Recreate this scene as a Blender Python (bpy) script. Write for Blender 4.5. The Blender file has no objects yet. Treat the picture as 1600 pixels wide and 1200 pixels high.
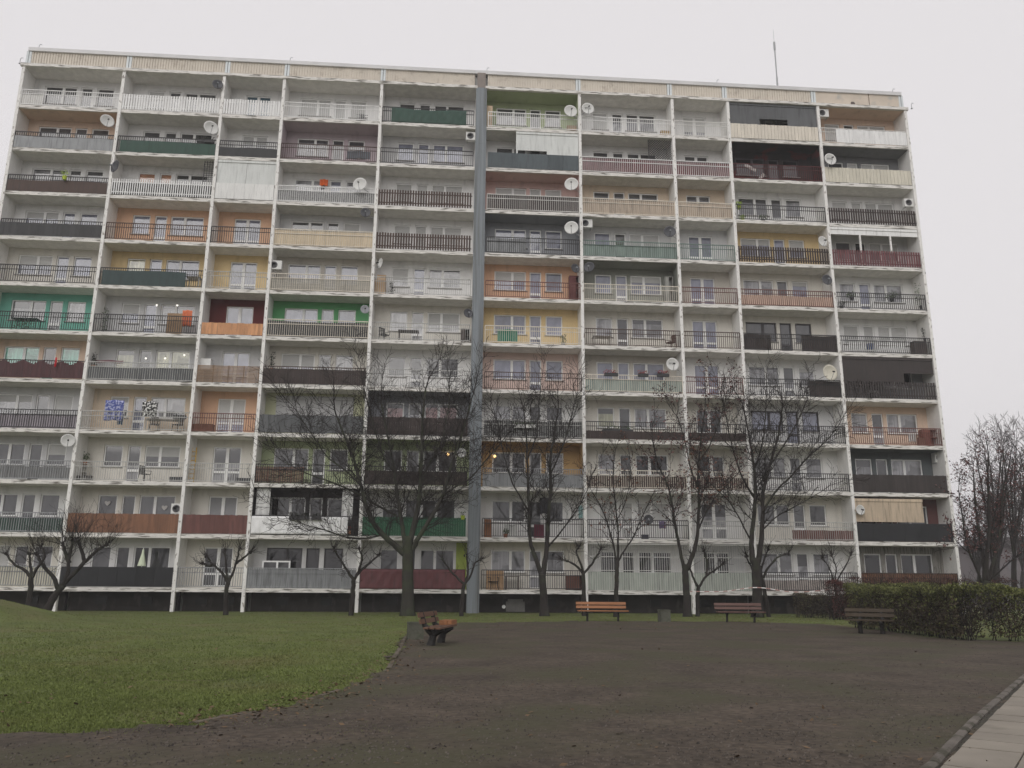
import bpy, math, random
from mathutils import Vector, Matrix
R = random.Random(7)
PI = math.pi
scene = bpy.context.scene
COL = scene.collection

# ------------------------------------------------------------------ camera
CAM = Vector((-1.459, -46.598, 1.427))
RX = Vector((0.99704076, -0.07659402, 0.00656388))
UX = Vector((-0.02442419, -0.234657, 0.97177135))
FX = Vector((0.07289162, 0.96905596, 0.23583334))
FPX = 1302.0
cam_d = bpy.data.cameras.new('camera')
cam = bpy.data.objects.new('camera', cam_d)
COL.objects.link(cam)
scene.camera = cam
cam_d.sensor_width = 36.0
cam_d.lens = 36.0 * FPX / 1600.0
cam_d.clip_end = 3000
m = Matrix((RX, UX, -FX)).transposed().to_4x4()
m.translation = CAM
cam.matrix_world = m


def AT(px, py, Y):          # measured photo position -> point of the plane y = Y
    d = FX * FPX + RX * (px - 800) - UX * (py - 600)
    return CAM + d * ((Y - CAM.y) / d.y)


def GR(px, py, Z=0.0):      # measured photo position -> point of the ground
    d = FX * FPX + RX * (px - 800) - UX * (py - 600)
    return CAM + d * ((Z - CAM.z) / d.z)


# ------------------------------------------------------------------ sky, sun, exposure
SUN_EL, SUN_AZ = math.radians(33), math.radians(200)
world = bpy.data.worlds.new('World')
scene.world = world
world.use_nodes = True
wn, wl = world.node_tree.nodes, world.node_tree.links
wn.clear()
sky = wn.new('ShaderNodeTexSky')
sky.sky_type = 'NISHITA'
sky.sun_disc = False
sky.sun_elevation = SUN_EL
sky.sun_rotation = SUN_AZ
sky.dust_density = 4
hs = wn.new('ShaderNodeHueSaturation')
hs.inputs['Saturation'].default_value = 0.08
wl.new(sky.outputs[0], hs.inputs['Color'])
mx = wn.new('ShaderNodeMix')
mx.data_type = 'RGBA'
mx.inputs[0].default_value = 0.85
wl.new(hs.outputs[0], mx.inputs[6])
mx.inputs[7].default_value = (8.75, 8.45, 8.6, 1)      # the even cloud deck
bg = wn.new('ShaderNodeBackground')
bg.inputs[1].default_value = 0.1
wl.new(mx.outputs[2], bg.inputs[0])
wo = wn.new('ShaderNodeOutputWorld')
wl.new(bg.outputs[0], wo.inputs[0])
sun_d = bpy.data.lights.new('sun', 'SUN')
sun_d.energy = 1.1
sun_d.angle = math.radians(50)
sun_d.color = (1, 0.97, 0.93)
sun = bpy.data.objects.new('sun', sun_d)
COL.objects.link(sun)
# the sun stands behind the camera, a little to the left
sdir = Vector((math.sin(SUN_AZ) * math.cos(SUN_EL), math.cos(SUN_AZ) * math.cos(SUN_EL), math.sin(SUN_EL)))
sun.rotation_euler = sdir.to_track_quat('Z', 'Y').to_euler()
scene.view_settings.view_transform = 'Standard'
scene.view_settings.look = 'None'
scene.view_settings.exposure = 0.05
scene.view_settings.gamma = 1.0


# ------------------------------------------------------------------ materials
MATS = {}


def mat(name, col, rough=.85, var=.12, scale=2.0, stretch=(1, 1, 1), dirt=None, dlo=.52, dhi=.62, dscale=3.0,
        dstretch=(1, 1, 1), metal=0.0, island=0.0, objrand=0.0, bump=0.0, spec=.3, front=False, fine=None):
    if name in MATS:
        return MATS[name]
    mt = bpy.data.materials.new(name)
    MATS[name] = mt
    mt.use_nodes = True
    N, L = mt.node_tree.nodes, mt.node_tree.links
    b = N['Principled BSDF']
    b.inputs['Roughness'].default_value = rough
    b.inputs['Metallic'].default_value = metal
    b.inputs['Specular IOR Level'].default_value = spec
    tc = N.new('ShaderNodeTexCoord')

    def noise(sc, st, detail=5):
        mp = N.new('ShaderNodeMapping')
        mp.inputs['Scale'].default_value = st
        L.new(tc.outputs['Object'], mp.inputs[0])
        n = N.new('ShaderNodeTexNoise')
        n.inputs['Scale'].default_value = sc
        n.inputs['Detail'].default_value = detail
        L.new(mp.outputs[0], n.inputs[0])
        return n
    n = noise(scale, stretch)
    val = N.new('ShaderNodeMapRange')
    val.inputs[1].default_value = .25
    val.inputs[2].default_value = .75
    val.inputs[3].default_value = 1 - var
    val.inputs[4].default_value = 1 + var
    L.new(n.outputs[0], val.inputs[0])
    cur = val.outputs[0]
    if fine:
        nf = noise(fine[0], (1, 1, 1), 8)
        r = N.new('ShaderNodeMapRange')
        r.inputs[1].default_value = .3
        r.inputs[2].default_value = .7
        r.inputs[3].default_value = 1 - fine[1]
        r.inputs[4].default_value = 1 + fine[1]
        L.new(nf.outputs[0], r.inputs[0])
        q = N.new('ShaderNodeMath')
        q.operation = 'MULTIPLY'
        L.new(cur, q.inputs[0])
        L.new(r.outputs[0], q.inputs[1])
        cur = q.outputs[0]
    if island:
        g = N.new('ShaderNodeNewGeometry')
        r = N.new('ShaderNodeMapRange')
        r.inputs[3].default_value = 1 - island
        r.inputs[4].default_value = 1 + island
        L.new(g.outputs['Random Per Island'], r.inputs[0])
        q = N.new('ShaderNodeMath')
        q.operation = 'MULTIPLY'
        L.new(cur, q.inputs[0])
        L.new(r.outputs[0], q.inputs[1])
        cur = q.outputs[0]
    if objrand:
        g = N.new('ShaderNodeObjectInfo')
        r = N.new('ShaderNodeMapRange')
        r.inputs[3].default_value = 1 - objrand
        r.inputs[4].default_value = 1 + objrand
        L.new(g.outputs['Random'], r.inputs[0])
        q = N.new('ShaderNodeMath')
        q.operation = 'MULTIPLY'
        L.new(cur, q.inputs[0])
        L.new(r.outputs[0], q.inputs[1])
        cur = q.outputs[0]
    sc = N.new('ShaderNodeVectorMath')
    sc.operation = 'SCALE'
    sc.inputs[0].default_value = col
    L.new(cur, sc.inputs['Scale'])
    out = sc.outputs[0]
    if dirt:
        n2 = noise(dscale, dstretch, 8)
        r = N.new('ShaderNodeMapRange')
        r.inputs[1].default_value = dlo
        r.inputs[2].default_value = dhi
        L.new(n2.outputs[0], r.inputs[0])
        mxx = N.new('ShaderNodeMix')
        mxx.data_type = 'RGBA'
        if front:      # weathering sits on the faces turned to the open air
            ge = N.new('ShaderNodeNewGeometry')
            sp = N.new('ShaderNodeSeparateXYZ')
            L.new(ge.outputs['Normal'], sp.inputs[0])
            ab = N.new('ShaderNodeMath')
            ab.operation = 'ABSOLUTE'
            L.new(sp.outputs[1], ab.inputs[0])
            mu = N.new('ShaderNodeMath')
            mu.operation = 'MULTIPLY'
            L.new(r.outputs[0], mu.inputs[0])
            L.new(ab.outputs[0], mu.inputs[1])
            L.new(mu.outputs[0], mxx.inputs[0])
        else:
            L.new(r.outputs[0], mxx.inputs[0])
        L.new(out, mxx.inputs[6])
        mxx.inputs[7].default_value = (*dirt, 1)
        out = mxx.outputs[2]
    L.new(out, b.inputs['Base Color'])
    if bump:
        bn = noise(scale * 6, stretch, 6)
        bp = N.new('ShaderNodeBump')
        bp.inputs['Strength'].default_value = bump
        bp.inputs['Distance'].default_value = .03
        L.new(bn.outputs[0], bp.inputs['Height'])
        L.new(bp.outputs[0], b.inputs['Normal'])
    return mt


WALLC = dict(
    w=(.70, .695, .685), palegrey=(.54, .54, .545), cream=(.64, .61, .545), beige=(.50, .465, .41), sand=(.66, .53, .39),
    peach=(.68, .50, .37), pinkpeach=(.62, .46, .40), orange=(.68, .40, .24), yellow=(.68, .50, .23), teal=(.13, .44, .34),
    green=(.09, .36, .13), lime=(.36, .42, .23), limepale=(.48, .49, .30), mauve=(.46, .38, .41), pink=(.60, .40, .36),
    grey=(.25, .26, .28), dkgrey=(.20, .205, .215), slate=(.10, .115, .12), maroon=(.12, .02, .02), burnt=(.030, .025, .025),
    olivegrey=(.24, .25, .215), ochre=(.50, .31, .11), black=(.028, .027, .028), darkred=(.14, .055, .05),
    streak=(.27, .26, .23))


def grey_down(c, f=.15):
    g = .3 * c[0] + .59 * c[1] + .11 * c[2]
    return tuple(x + (g * 1.12 - x) * f for x in c)


def wallmat(k):
    c = grey_down(WALLC[k])
    if k == 'streak':
        return mat('wall_' + k, c, .9, .25, 3, (4, 1, .3), dirt=(.12, .11, .1), dlo=.48, dhi=.6, dscale=3, dstretch=(5, 1, .3))
    if k == 'burnt':
        return mat('wall_' + k, c, .9, .4, 2, dirt=(.10, .02, .02), dlo=.55, dhi=.62, dscale=1.2)
    return mat('wall_' + k, c, .9, .07, 1.2, (1, 1, .5), dirt=tuple(x * .78 for x in c), dlo=.55, dhi=.75, dscale=1.5,
               dstretch=(1.6, 1, .35))


RC = dict(white=(.75, .75, .74), pale=(.62, .61, .58), thin=(.40, .40, .38), ivory=(.66, .60, .50), black=(.042, .042, .044),
          char=(.05, .05, .052), grey=(.27, .28, .29), dkgrey=(.10, .105, .11), brown=(.075, .045, .035), dkbrown=(.045, .03, .026),
          redbrown=(.15, .055, .045), maroon=(.15, .045, .05), dkmaroon=(.075, .025, .028), dkred=(.10, .02, .02),
          dkgreen=(.03, .075, .055), dkteal=(.035, .06, .06), verdi=(.13, .20, .17), sage=(.24, .30, .27), slate=(.075, .095, .105),
          cool=(.60, .62, .60), offwhite=(.70, .70, .68), cream=(.60, .56, .45), buff=(.62, .50, .33), tan=(.40, .31, .23),
          marble=(.22, .22, .22), orange=(.60, .27, .10), greybeige=(.36, .34, .29), wood=(.27, .17, .10), lilac=(.34, .30, .34),
          brick=(.20, .085, .05), rust=(.22, .095, .045), greycloth=(.20, .20, .20), green=(.018, .12, .055), umber=(.045, .036, .034),
          whitecloth=(.80, .80, .80), palegreen=(.36, .40, .35), pinkgrey=(.42, .36, .33), sandblind=(.50, .39, .27),
          teal=(.03, .16, .15), black2=(.02, .021, .024), peach=(.6, .42, .32))


def rmat(k, flat=False):
    c = grey_down(RC[k], .15)
    if k == 'marble':
        return mat('screen_marble', c, .8, .5, 9, bump=0)
    ds = .78 if c[1] > .42 else .58
    return mat('paint_' + k, c, .65, .14 if c[1] < .42 else .07, 3, (1, 1, .4), dirt=tuple(x * ds + .012 for x in c), dlo=.5, dhi=.72, dscale=2.6,
               dstretch=(3.2, 1, .35), island=.16 if c[1] < .42 else .06)


def glassmat(name, col, kind=None, objrand=.3):
    key = 'pane_' + name
    if key in MATS:
        return MATS[key]
    if kind == 'shutter':
        mt = mat(key, col, .5, .05, 2, (1, 1, 1), objrand=.1)
        N, L = mt.node_tree.nodes, mt.node_tree.links
        b = N['Principled BSDF']
        tc = N.new('ShaderNodeTexCoord')
        w = N.new('ShaderNodeTexWave')
        w.bands_direction = 'Z'
        w.inputs['Scale'].default_value = 5
        L.new(tc.outputs['Object'], w.inputs[0])
        bp = N.new('ShaderNodeBump')
        bp.inputs['Distance'].default_value = .02
        bp.inputs['Strength'].default_value = .6
        L.new(w.outputs[1], bp.inputs['Height'])
        L.new(bp.outputs[0], b.inputs['Normal'])
        return mt
    st = (9, 1, .25) if kind == 'net' else (1, 1, .6)
    mt = mat(key, col, .07, .28 if kind == 'net' else .3, 2.2, st, objrand=objrand, spec=.5,
             dirt=tuple(x * .55 for x in col) if kind else None, dlo=.5, dhi=.58, dscale=1.3, dstretch=(1, 1, .8))
    if kind == 'net':      # a net curtain hanging behind the glass, drawn to a different height in every window
        N, L = mt.node_tree.nodes, mt.node_tree.links
        tc = N.new('ShaderNodeTexCoord')
        sp = N.new('ShaderNodeSeparateXYZ')
        L.new(tc.outputs['Object'], sp.inputs[0])
        oi = N.new('ShaderNodeObjectInfo')
        th = N.new('ShaderNodeMapRange')
        th.inputs[3].default_value = .72
        th.inputs[4].default_value = 1.55
        L.new(oi.outputs['Random'], th.inputs[0])
        lt = N.new('ShaderNodeMath')
        lt.operation = 'LESS_THAN'
        L.new(sp.outputs[2], lt.inputs[0])
        L.new(th.outputs[0], lt.inputs[1])
        bs = N['Principled BSDF'].inputs['Base Color']
        src = bs.links[0].from_socket
        mixn = N.new('ShaderNodeMix')
        mixn.data_type = 'RGBA'
        L.new(lt.outputs[0], mixn.inputs[0])
        mixn.inputs[6].default_value = (.06, .06, .065, 1)
        L.new(src, mixn.inputs[7])
        L.new(mixn.outputs[2], bs)
    b = mt.node_tree.nodes['Principled BSDF']
    b.inputs['Coat Weight'].default_value = 1
    b.inputs['Coat Roughness'].default_value = .03
    b.inputs['Coat IOR'].default_value = 1.6
    return mt


GL = {'d': ('dark', (.07, .07, .075), None), 'g': ('sky', (.19, .20, .265), None), 'n': ('net', (.27, .27, .285), 'net'),  # 'g': sky reflection put into the pane's base colour
      's': ('shutter', (.50, .50, .49), 'shutter'), 't': ('teal_blind', (.16, .42, .33), 'net'), 'b': ('board', (.34, .17, .10), None),
      'y': ('yellow_blind', (.42, .42, .30), 'net'), 'p': ('pink_blind', (.42, .28, .28), 'net'), 'k': ('black', (.018, .018, .02), None),
      'S': ('grey_shutter', (.30, .30, .31), 'shutter'), 'B': ('blue', (.04, .08, .11), None)}


# ------------------------------------------------------------------ mesh helpers
class MB:
    def __init__(self):
        self.v, self.f = [], []

    def box(self, x0, x1, y0, y1, z0, z1):
        i = len(self.v)
        self.v += [(x0, y0, z0), (x1, y0, z0), (x1, y1, z0), (x0, y1, z0), (x0, y0, z1), (x1, y0, z1), (x1, y1, z1), (x0, y1, z1)]
        self.f += [(i, i + 3, i + 2, i + 1), (i + 4, i + 5, i + 6, i + 7), (i, i + 1, i + 5, i + 4), (i + 1, i + 2, i + 6, i + 5),
                   (i + 2, i + 3, i + 7, i + 6), (i + 3, i, i + 4, i + 7)]
        return self

    def tube(self, pts, rad, n=4, cap=True):
        pts = [Vector(p) for p in pts]
        if not isinstance(rad, (list, tuple)):
            rad = [rad] * len(pts)
        i0 = len(self.v)
        t0 = (pts[1] - pts[0]).normalized()
        a = Vector((0, 0, 1)) if abs(t0.z) < .9 else Vector((1, 0, 0))
        u = t0.cross(a).normalized()
        for k, p in enumerate(pts):
            if 0 < k < len(pts) - 1:
                t = (pts[k + 1] - pts[k - 1]).normalized()
            elif k == 0:
                t = t0
            else:
                t = (pts[k] - pts[k - 1]).normalized()
            u = (u - t * u.dot(t))
            u = u.normalized() if u.length > 1e-6 else t.orthogonal().normalized()
            w = t.cross(u)
            for j in range(n):
                an = 2 * PI * j / n
                self.v.append(tuple(p + (u * math.cos(an) + w * math.sin(an)) * rad[k]))
        for k in range(len(pts) - 1):
            for j in range(n):
                a1, a2 = i0 + k * n + j, i0 + k * n + (j + 1) % n
                self.f.append((a1, a2, a2 + n, a1 + n))
        if cap:
            self.f.append(tuple(i0 + j for j in range(n))[::-1])
            e = i0 + (len(pts) - 1) * n
            self.f.append(tuple(e + j for j in range(n)))
        return self

    def bar(self, a, b, r=.012, n=4):
        return self.tube([a, b], r, n)

    def lathe(self, prof, n=16, c=(0, 0, 0)):
        i0 = len(self.v)
        for r, z in prof:
            for j in range(n):
                an = 2 * PI * j / n
                self.v.append((c[0] + r * math.cos(an), c[1] + r * math.sin(an), c[2] + z))
        for k in range(len(prof) - 1):
            for j in range(n):
                a1, a2 = i0 + k * n + j, i0 + k * n + (j + 1) % n
                self.f.append((a1, a2, a2 + n, a1 + n))
        self.f.append(tuple(i0 + j for j in range(n))[::-1])
        e = i0 + (len(prof) - 1) * n
        self.f.append(tuple(e + j for j in range(n)))
        return self

    def quad(self, a, b, c, d):
        i = len(self.v)
        self.v += [tuple(a), tuple(b), tuple(c), tuple(d)]
        self.f.append((i, i + 1, i + 2, i + 3))

    def sheet(self, fn, nu, nv, thick=None):     # fn(u,v)->(x,y,z); a slab when thick = offset vector
        for off, flip in (((0, 0, 0), False), (thick, True)) if thick else (((0, 0, 0), False),):
            i0 = len(self.v)
            for a in range(nu + 1):
                for b in range(nv + 1):
                    p = fn(a / nu, b / nv)
                    self.v.append((p[0] + off[0], p[1] + off[1], p[2] + off[2]))
            for a in range(nu):
                for b in range(nv):
                    q = i0 + a * (nv + 1) + b
                    fc = (q, q + nv + 1, q + nv + 2, q + 1)
                    self.f.append(fc[::-1] if flip else fc)
        if thick:
            n = (nu + 1) * (nv + 1)
            s = i0 - n
            ring = [a * (nv + 1) for a in range(nu + 1)] + [nu * (nv + 1) + b for b in range(1, nv + 1)] + \
                   [a * (nv + 1) + nv for a in range(nu - 1, -1, -1)] + [b for b in range(nv - 1, 0, -1)]
            for k in range(len(ring)):
                a, b = ring[k], ring[(k + 1) % len(ring)]
                self.f.append((s + b, s + a, i0 + a, i0 + b))
        return self

    def rot(self, mtx):
        self.v = [tuple(mtx @ Vector(p)) for p in self.v]
        return self

    def mesh(self, name):
        me = bpy.data.meshes.new(name)
        me.from_pydata(self.v, [], self.f)
        me.update()
        return me

    def build(self, name, material, parent=None, smooth=False, loc=None, label=None):
        me = self.mesh(name)
        me.materials.append(material)
        if smooth:
            me.polygons.foreach_set('use_smooth', [True] * len(me.polygons))
        return link(name, me, parent, loc, label)


def link(name, me, parent=None, loc=None, label=None):
    o = bpy.data.objects.new(name, me)
    COL.objects.link(o)
    if parent:
        o.parent = parent
    if loc is not None:
        o.location = loc
    if label:
        o['label'] = label
    return o


def empty(name, loc, label, cat, group=None, rz=0.0):
    o = bpy.data.objects.new(name, None)
    o.empty_display_size = .2
    COL.objects.link(o)
    o.location = loc
    o.rotation_euler = (0, 0, rz)
    return tag(o, label, cat, group)


def tag(o, label, cat, group=None):
    o['label'] = label
    o['category'] = cat
    if group:
        o['group'] = group
    return o


def struct(o):
    o['kind'] = 'structure'
    return o


# ------------------------------------------------------------------ the apartment block
H = 2.8
Z0 = 1.15
LB, SB, PIER = 5.9718, 3.6387, .4883
xs = [0] * 12
half = [PIER / 2, PIER / 2 + LB, PIER / 2 + 2 * LB, PIER / 2 + 2 * LB + SB, PIER / 2 + 3 * LB + SB, PIER / 2 + 4 * LB + SB]
LEFTW = [-x for x in half[::-1]]      # e0 w1 w2 w3 w4 pL
RIGHTW = half                         # pR w5 w6 w7 w8 e1
BAYS = [(LEFTW[i], LEFTW[i + 1]) for i in range(5)] + [(RIGHTW[i], RIGHTW[i + 1]) for i in range(5)]
KIND = 'DSFDSDSFDS'
D = 1.35
blk = empty('apartment_block', (0, 0, 0),
            'long eleven storey panel block with ten columns of mismatched balconies behind bare trees', 'apartment block')
slab_m = mat('slab_concrete', (.70, .68, .645), .9, .14, 2.5, (1, 1, 2), dirt=(.17, .16, .14), dlo=.515, dhi=.62, dscale=1.8, dstretch=(.7, 1, 6.5), front=True)
edge_m = mat('white_painted_concrete', (.77, .76, .735), .85, .08, 3, (1, 1, .4), dirt=(.28, .26, .235), dlo=.57, dhi=.64, dscale=3.2, dstretch=(3, 3, 1.1), front=True)


def ztop(n):
    return Z0 + H * n + .09


# party walls
for grp in (LEFTW, RIGHTW):
    for k, x in enumerate(grp):
        a, b = x - .09, x + .09
        if abs(x - PIER / 2) < 1e-6:
            a, b = x, x + .09
        elif abs(x + PIER / 2) < 1e-6:
            a, b = x - .09, x
        if abs(x) > 27:
            a, b = (x - .02, x + .16) if x < 0 else (x - .16, x + .02)
        MB().box(a, b, 0, D + .4, Z0 - .13, Z0 + 11 * H - .13).box(a, b, 0, .22, -.3, Z0 - .13).build('party_wall', edge_m, blk)
# slabs and roof
for n in range(12):
    for s in (0, 1):
        grp = (LEFTW, RIGHTW)[s]
        mb = MB()
        for i in range(5):
            a, b = grp[i] + .092, grp[i + 1] - .092
            if s == 0 and i == 0:
                a += .07
            if s == 1 and i == 4:
                b -= .07
            if n == 11:
                continue
            # worn front edge
            nseg = int((b - a) / .28)
            for q in range(nseg):
                u0, u1 = a + (b - a) * q / nseg, a + (b - a) * (q + 1) / nseg
                mb.box(u0, u1, .03 + R.random() * .012, D + .1, Z0 + n * H - .13, Z0 + n * H + .09)
        if n == 11:
            a, b = grp[0], grp[5]
            if s == 0:
                a -= .12
                b = -.25
            else:
                b += .12
                a = .25
            mb.box(a, b, -.06, D + .3, Z0 + n * H - .13, Z0 + n * H + .07)
        mb.build('roof_slab' if n == 11 else 'floor_slab', slab_m, blk)
# body behind the loggias, roof deck, attic
body_m = mat('grey_render', (.35, .35, .34), .9)
MB().box(LEFTW[0] - .02, RIGHTW[5] + .02, D + .42, 12.5, 0, Z0 + 11 * H - .14).build('main_wall', body_m, blk)
MB().box(LEFTW[0] + .1, RIGHTW[5] - .1, .63, 12.3, Z0 + 11 * H + .075, Z0 + 11 * H + 1.1).build('roof', body_m, blk)
att_m = mat('attic_sheet', (.60, .55, .475), .7, .07, 1.5, (1, 1, .3), dirt=(.42, .37, .31), dlo=.55, dhi=.75)
att_p = mat('attic_plain', (.57, .50, .42), .8, .1, 1.5, dirt=(.42, .4, .36), dlo=.58, dhi=.7, dscale=1.2)
ZR = Z0 + 11 * H + .07
attic = list(BAYS)
for i, (a, b) in enumerate(attic):
    a2, b2 = a + .16, b - .16
    if i == 9:
        mb = MB().box(a2, a2 + 3.6, .50, .62, ZR, ZR + 1.16)
        mb.box(a2 + 3.65, b2 + .1, .49, .61, ZR, ZR + 1.16)
        for q in range(4):
            mb.box(a2 + .5 + q * .2, a2 + .53 + q * .2, .485, .5, ZR + .02, ZR + .45)
        mb.build('attic_panel', att_p, blk, label='smooth beige attic panel over the last column')
        MB().lathe([(.16, 0), (.12, .03)], 9).rot(Matrix.Rotation(PI / 2, 4, 'X')).build(
            'attic_hole', mat('hole', (.12, .1, .09)), blk, loc=(a2 + 2.5, .50, ZR + .42))
    else:
        mb = MB()
        n = int((b2 - a2) / .16)
        for q in range(n):
            u0 = a2 + (b2 - a2) * q / n
            w = (b2 - a2) / n
            mb.box(u0, u0 + w * .62, .50, .58, ZR, ZR + 1.16)
            mb.box(u0 + w * .62, u0 + w, .54, .60, ZR, ZR + 1.16)
        mb.build('attic_panel', att_m, blk)
joint_m = mat('pale_joint_metal', (.62, .66, .67), .5, .06)
for x in sorted(set(LEFTW[:5] + RIGHTW[1:])):
    MB().box(x - .15, x - .02, .47, .60, ZR, ZR + 1.16).box(x + .02, x + .15, .47, .60, ZR, ZR + 1.16).build('joint_strip', joint_m, blk)
cop_m = mat('coping_sheet', (.60, .60, .60), .5, .1, 1)
MB().box(LEFTW[0] - .05, -.0, .40, 1.2, ZR + 1.16, ZR + 1.40).box(0.002, RIGHTW[5] + .05, .40, 1.2, ZR + 1.16, ZR + 1.405).build('coping', cop_m, blk)
# expansion joint cover
pier_m = mat('grey_blue_sheet', (.22, .245, .265), .55, .1, .8, (3, 1, .15), dirt=(.13, .135, .135), dlo=.46, dhi=.68, dscale=1.2, dstretch=(5, 1, .14))
mb = MB().box(-.25, .25, -.10, .02, 0, Z0 + 11 * H - .1)
mb.box(-.34, -.25, -.03, .02, 0, Z0 + 11 * H - .1).box(.25, .34, -.03, .02, 0, Z0 + 11 * H - .1)
mb.box(-.15, -.11, -.125, -.10, 0, Z0 + 11 * H - .1).box(.11, .15, -.125, -.10, 0, Z0 + 11 * H - .1)
for k in range(1, 8):
    mb.box(-.255, .255, -.108, -.10, k * 4 - .02, k * 4 + .02)
mb.build('joint_cover', pier_m, blk, label='blue grey sheet metal strip covering the expansion joint')
MB().box(-.26, .26, .30, .6, ZR - .02, ZR + 1.155).build('joint_cap', mat('brown_sheet', (.22, .19, .17), .6), blk)
# plinth
pl_m = mat('plinth_dark', (.036, .032, .030), .95, .35, 1.5, dirt=(.07, .064, .058), dlo=.56, dhi=.66, dscale=1.3, dstretch=(1.5, 1, .8))
mb = MB()
for a, b in BAYS:
    mb.box(a + .1, b - .1, D + .1, D + .4, -.3, Z0 - .132)
mb.build('plinth_wall', pl_m, blk)
mb = MB()
for i, (a, b) in enumerate(BAYS):
    for q in (.3, .7):
        x = a + (b - a) * q
        MB().box(x - .3, x + .3, D + .05, D + .1, .35, .75).build('cellar_window', mat('cellar_glass', (.012, .012, .013), .3), blk)

# window kit (shared meshes)
fr_w = mat('white_frame', (.78, .78, .77), .45, .05)
fr_k = mat('dark_frame', (.06, .055, .06), .45, .05)
HW, SILL, TOP, DBOT = 1.23, .94, 2.17, .06


def frame_mesh(w, h, kind):
    mb = MB()
    t, dp = .07, .09
    mb.box(0, t, 0, dp, 0, h).box(w - t, w, 0, dp, 0, h).box(t, w - t, 0, dp, h - t, h).box(t, w - t, 0, dp, 0, t)
    if kind == 'double':
        mb.box(w * .57 - .075, w * .57 + .075, -.01, dp, t, h - t)
    if kind == 'mirror':
        mb.box(w * .43 - .075, w * .43 + .075, -.01, dp, t, h - t)
    if kind == 'french':
        mb.box(w / 2 - .09, w / 2 + .09, -.01, dp, t, h - t)
        mb.box(t, w / 2 - .09, 0, dp, .62, .74).box(w / 2 + .09, w - t, 0, dp, .62, .74)
    if kind == 'door':
        mb.box(t, w - t, 0, dp, .62, .76)
    return mb.mesh('window_frame')


KIT = {}
for key, w, h, kind in (('double_window', 1.94, HW, 'double'), ('double_window_m', 1.94, HW, 'mirror'), ('balcony_door', .72, TOP - DBOT, 'door'),
                        ('single_window', 1.03, HW, 'single'), ('french_window', 1.56, TOP - DBOT, 'french')):
    KIT[key] = (frame_mesh(w, h, kind), MB().box(.06, w - .06, .045, .06, .06, h - .06).mesh('pane'), w, h)
FMESH, PMESH, SMESH = {}, {}, {}


def put_window(name, key, x, z, g, frame='w', parent=blk, sill=True):
    fm, pm, w, h = KIT[key]
    k = (key, frame)
    if k not in FMESH:
        q = fm.copy()
        q.materials.append(fr_w if frame == 'w' else fr_k)
        FMESH[k] = q
    o = link(name, FMESH[k], parent, (x, D + .07, z))
    k = (key, g)
    if k not in PMESH:
        q = pm.copy()
        q.materials.append(glassmat(*GL[g]))
        PMESH[k] = q
    link('pane', PMESH[k], o)
    if g in 'dgn' and R.random() < .16 and key != 'balcony_door':
        f = R.choice((.25, .35, .5, .62))
        kk = (key, 'blind', f)
        if kk not in PMESH:
            q = MB().box(.075, w - .075, .028, .042, h * (1 - f), h - .072).mesh('roller_blind')
            q.materials.append(glassmat(*GL['s']))
            PMESH[kk] = q
        link('roller_blind', PMESH[kk], o)
    if sill:
        if key not in SMESH:
            q = MB().box(-.08, w + .08, -.15, .0, -.05, -.012).mesh('window_sill')
            q.materials.append(mat('sill_grey', (.30, .29, .28), .6))
            SMESH[key] = q
        link('window_sill', SMESH[key], o)
    return o


COLW = dict(w='white', palegrey='pale grey', cream='cream', beige='beige', sand='sand coloured', peach='peach', pinkpeach='pale pink',
            orange='orange', yellow='yellow', teal='teal green', green='bright green', lime='lime green', limepale='pale lime',
            mauve='mauve', pink='pink', grey='grey', dkgrey='dark grey', slate='slate coloured', maroon='dark red', burnt='burnt black',
            olivegrey='olive grey', ochre='ochre', black='black', darkred='dark red', streak='stained grey')


def back_wall(i, n, wall):
    a, b = BAYS[i]
    xa, xb = a + .09, b - .09
    z0, z1 = ztop(n), Z0 + (n + 1) * H - .13
    zr = Z0 + n * H + .09
    full = wall.endswith('!')
    wall = wall.rstrip('!')
    K = KIND[i]
    if K == 'D':
        ops = [(a + .78, 1.94, 'double_window'), (a + 2.94, .72, 'balcony_door'), (a + 3.92, 1.03, 'single_window')]
    elif K == 'S':
        ops = [(a + 1.02, 1.03, 'single_window'), (a + 2.31, .72, 'balcony_door'), (a + 3.25, 1.94, 'double_window_m')]
    else:
        ops = [(a + 1.04, 1.56, 'french_window')]
    mb = MB()
    y0, y1 = D, D + .4
    x = xa
    for ox, w, key in ops:
        mb.box(x, ox, y0, y1, z0, z1)
        lo = zr + (DBOT if key in ('balcony_door', 'french_window') else SILL)
        mb.box(ox, ox + w, y0, y1, z0, lo)
        mb.box(ox, ox + w, y0, y1, zr + TOP, z1)
        x = ox + w
    mb.box(x, xb, y0, y1, z0, z1)
    if full:    # painted soffit and cheeks
        mb.box(xa + .004, xb - .004, .12, D - .002, z1 - .02, z1 - .004)
        mb.box(xa + .001, xa + .012, .14, D - .002, z0, z1 - .022)
        mb.box(xb - .012, xb - .001, .14, D - .002, z0, z1 - .022)
    plain = wall in ('w', 'palegrey', 'cream')
    mb.build('plastered_wall' if plain else 'painted_wall', wallmat(wall), blk, label=None if plain else COLW[wall] + ' painted loggia wall')
    return ops, zr


def frac(a, b, f):
    return a + (b - a) * f


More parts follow.
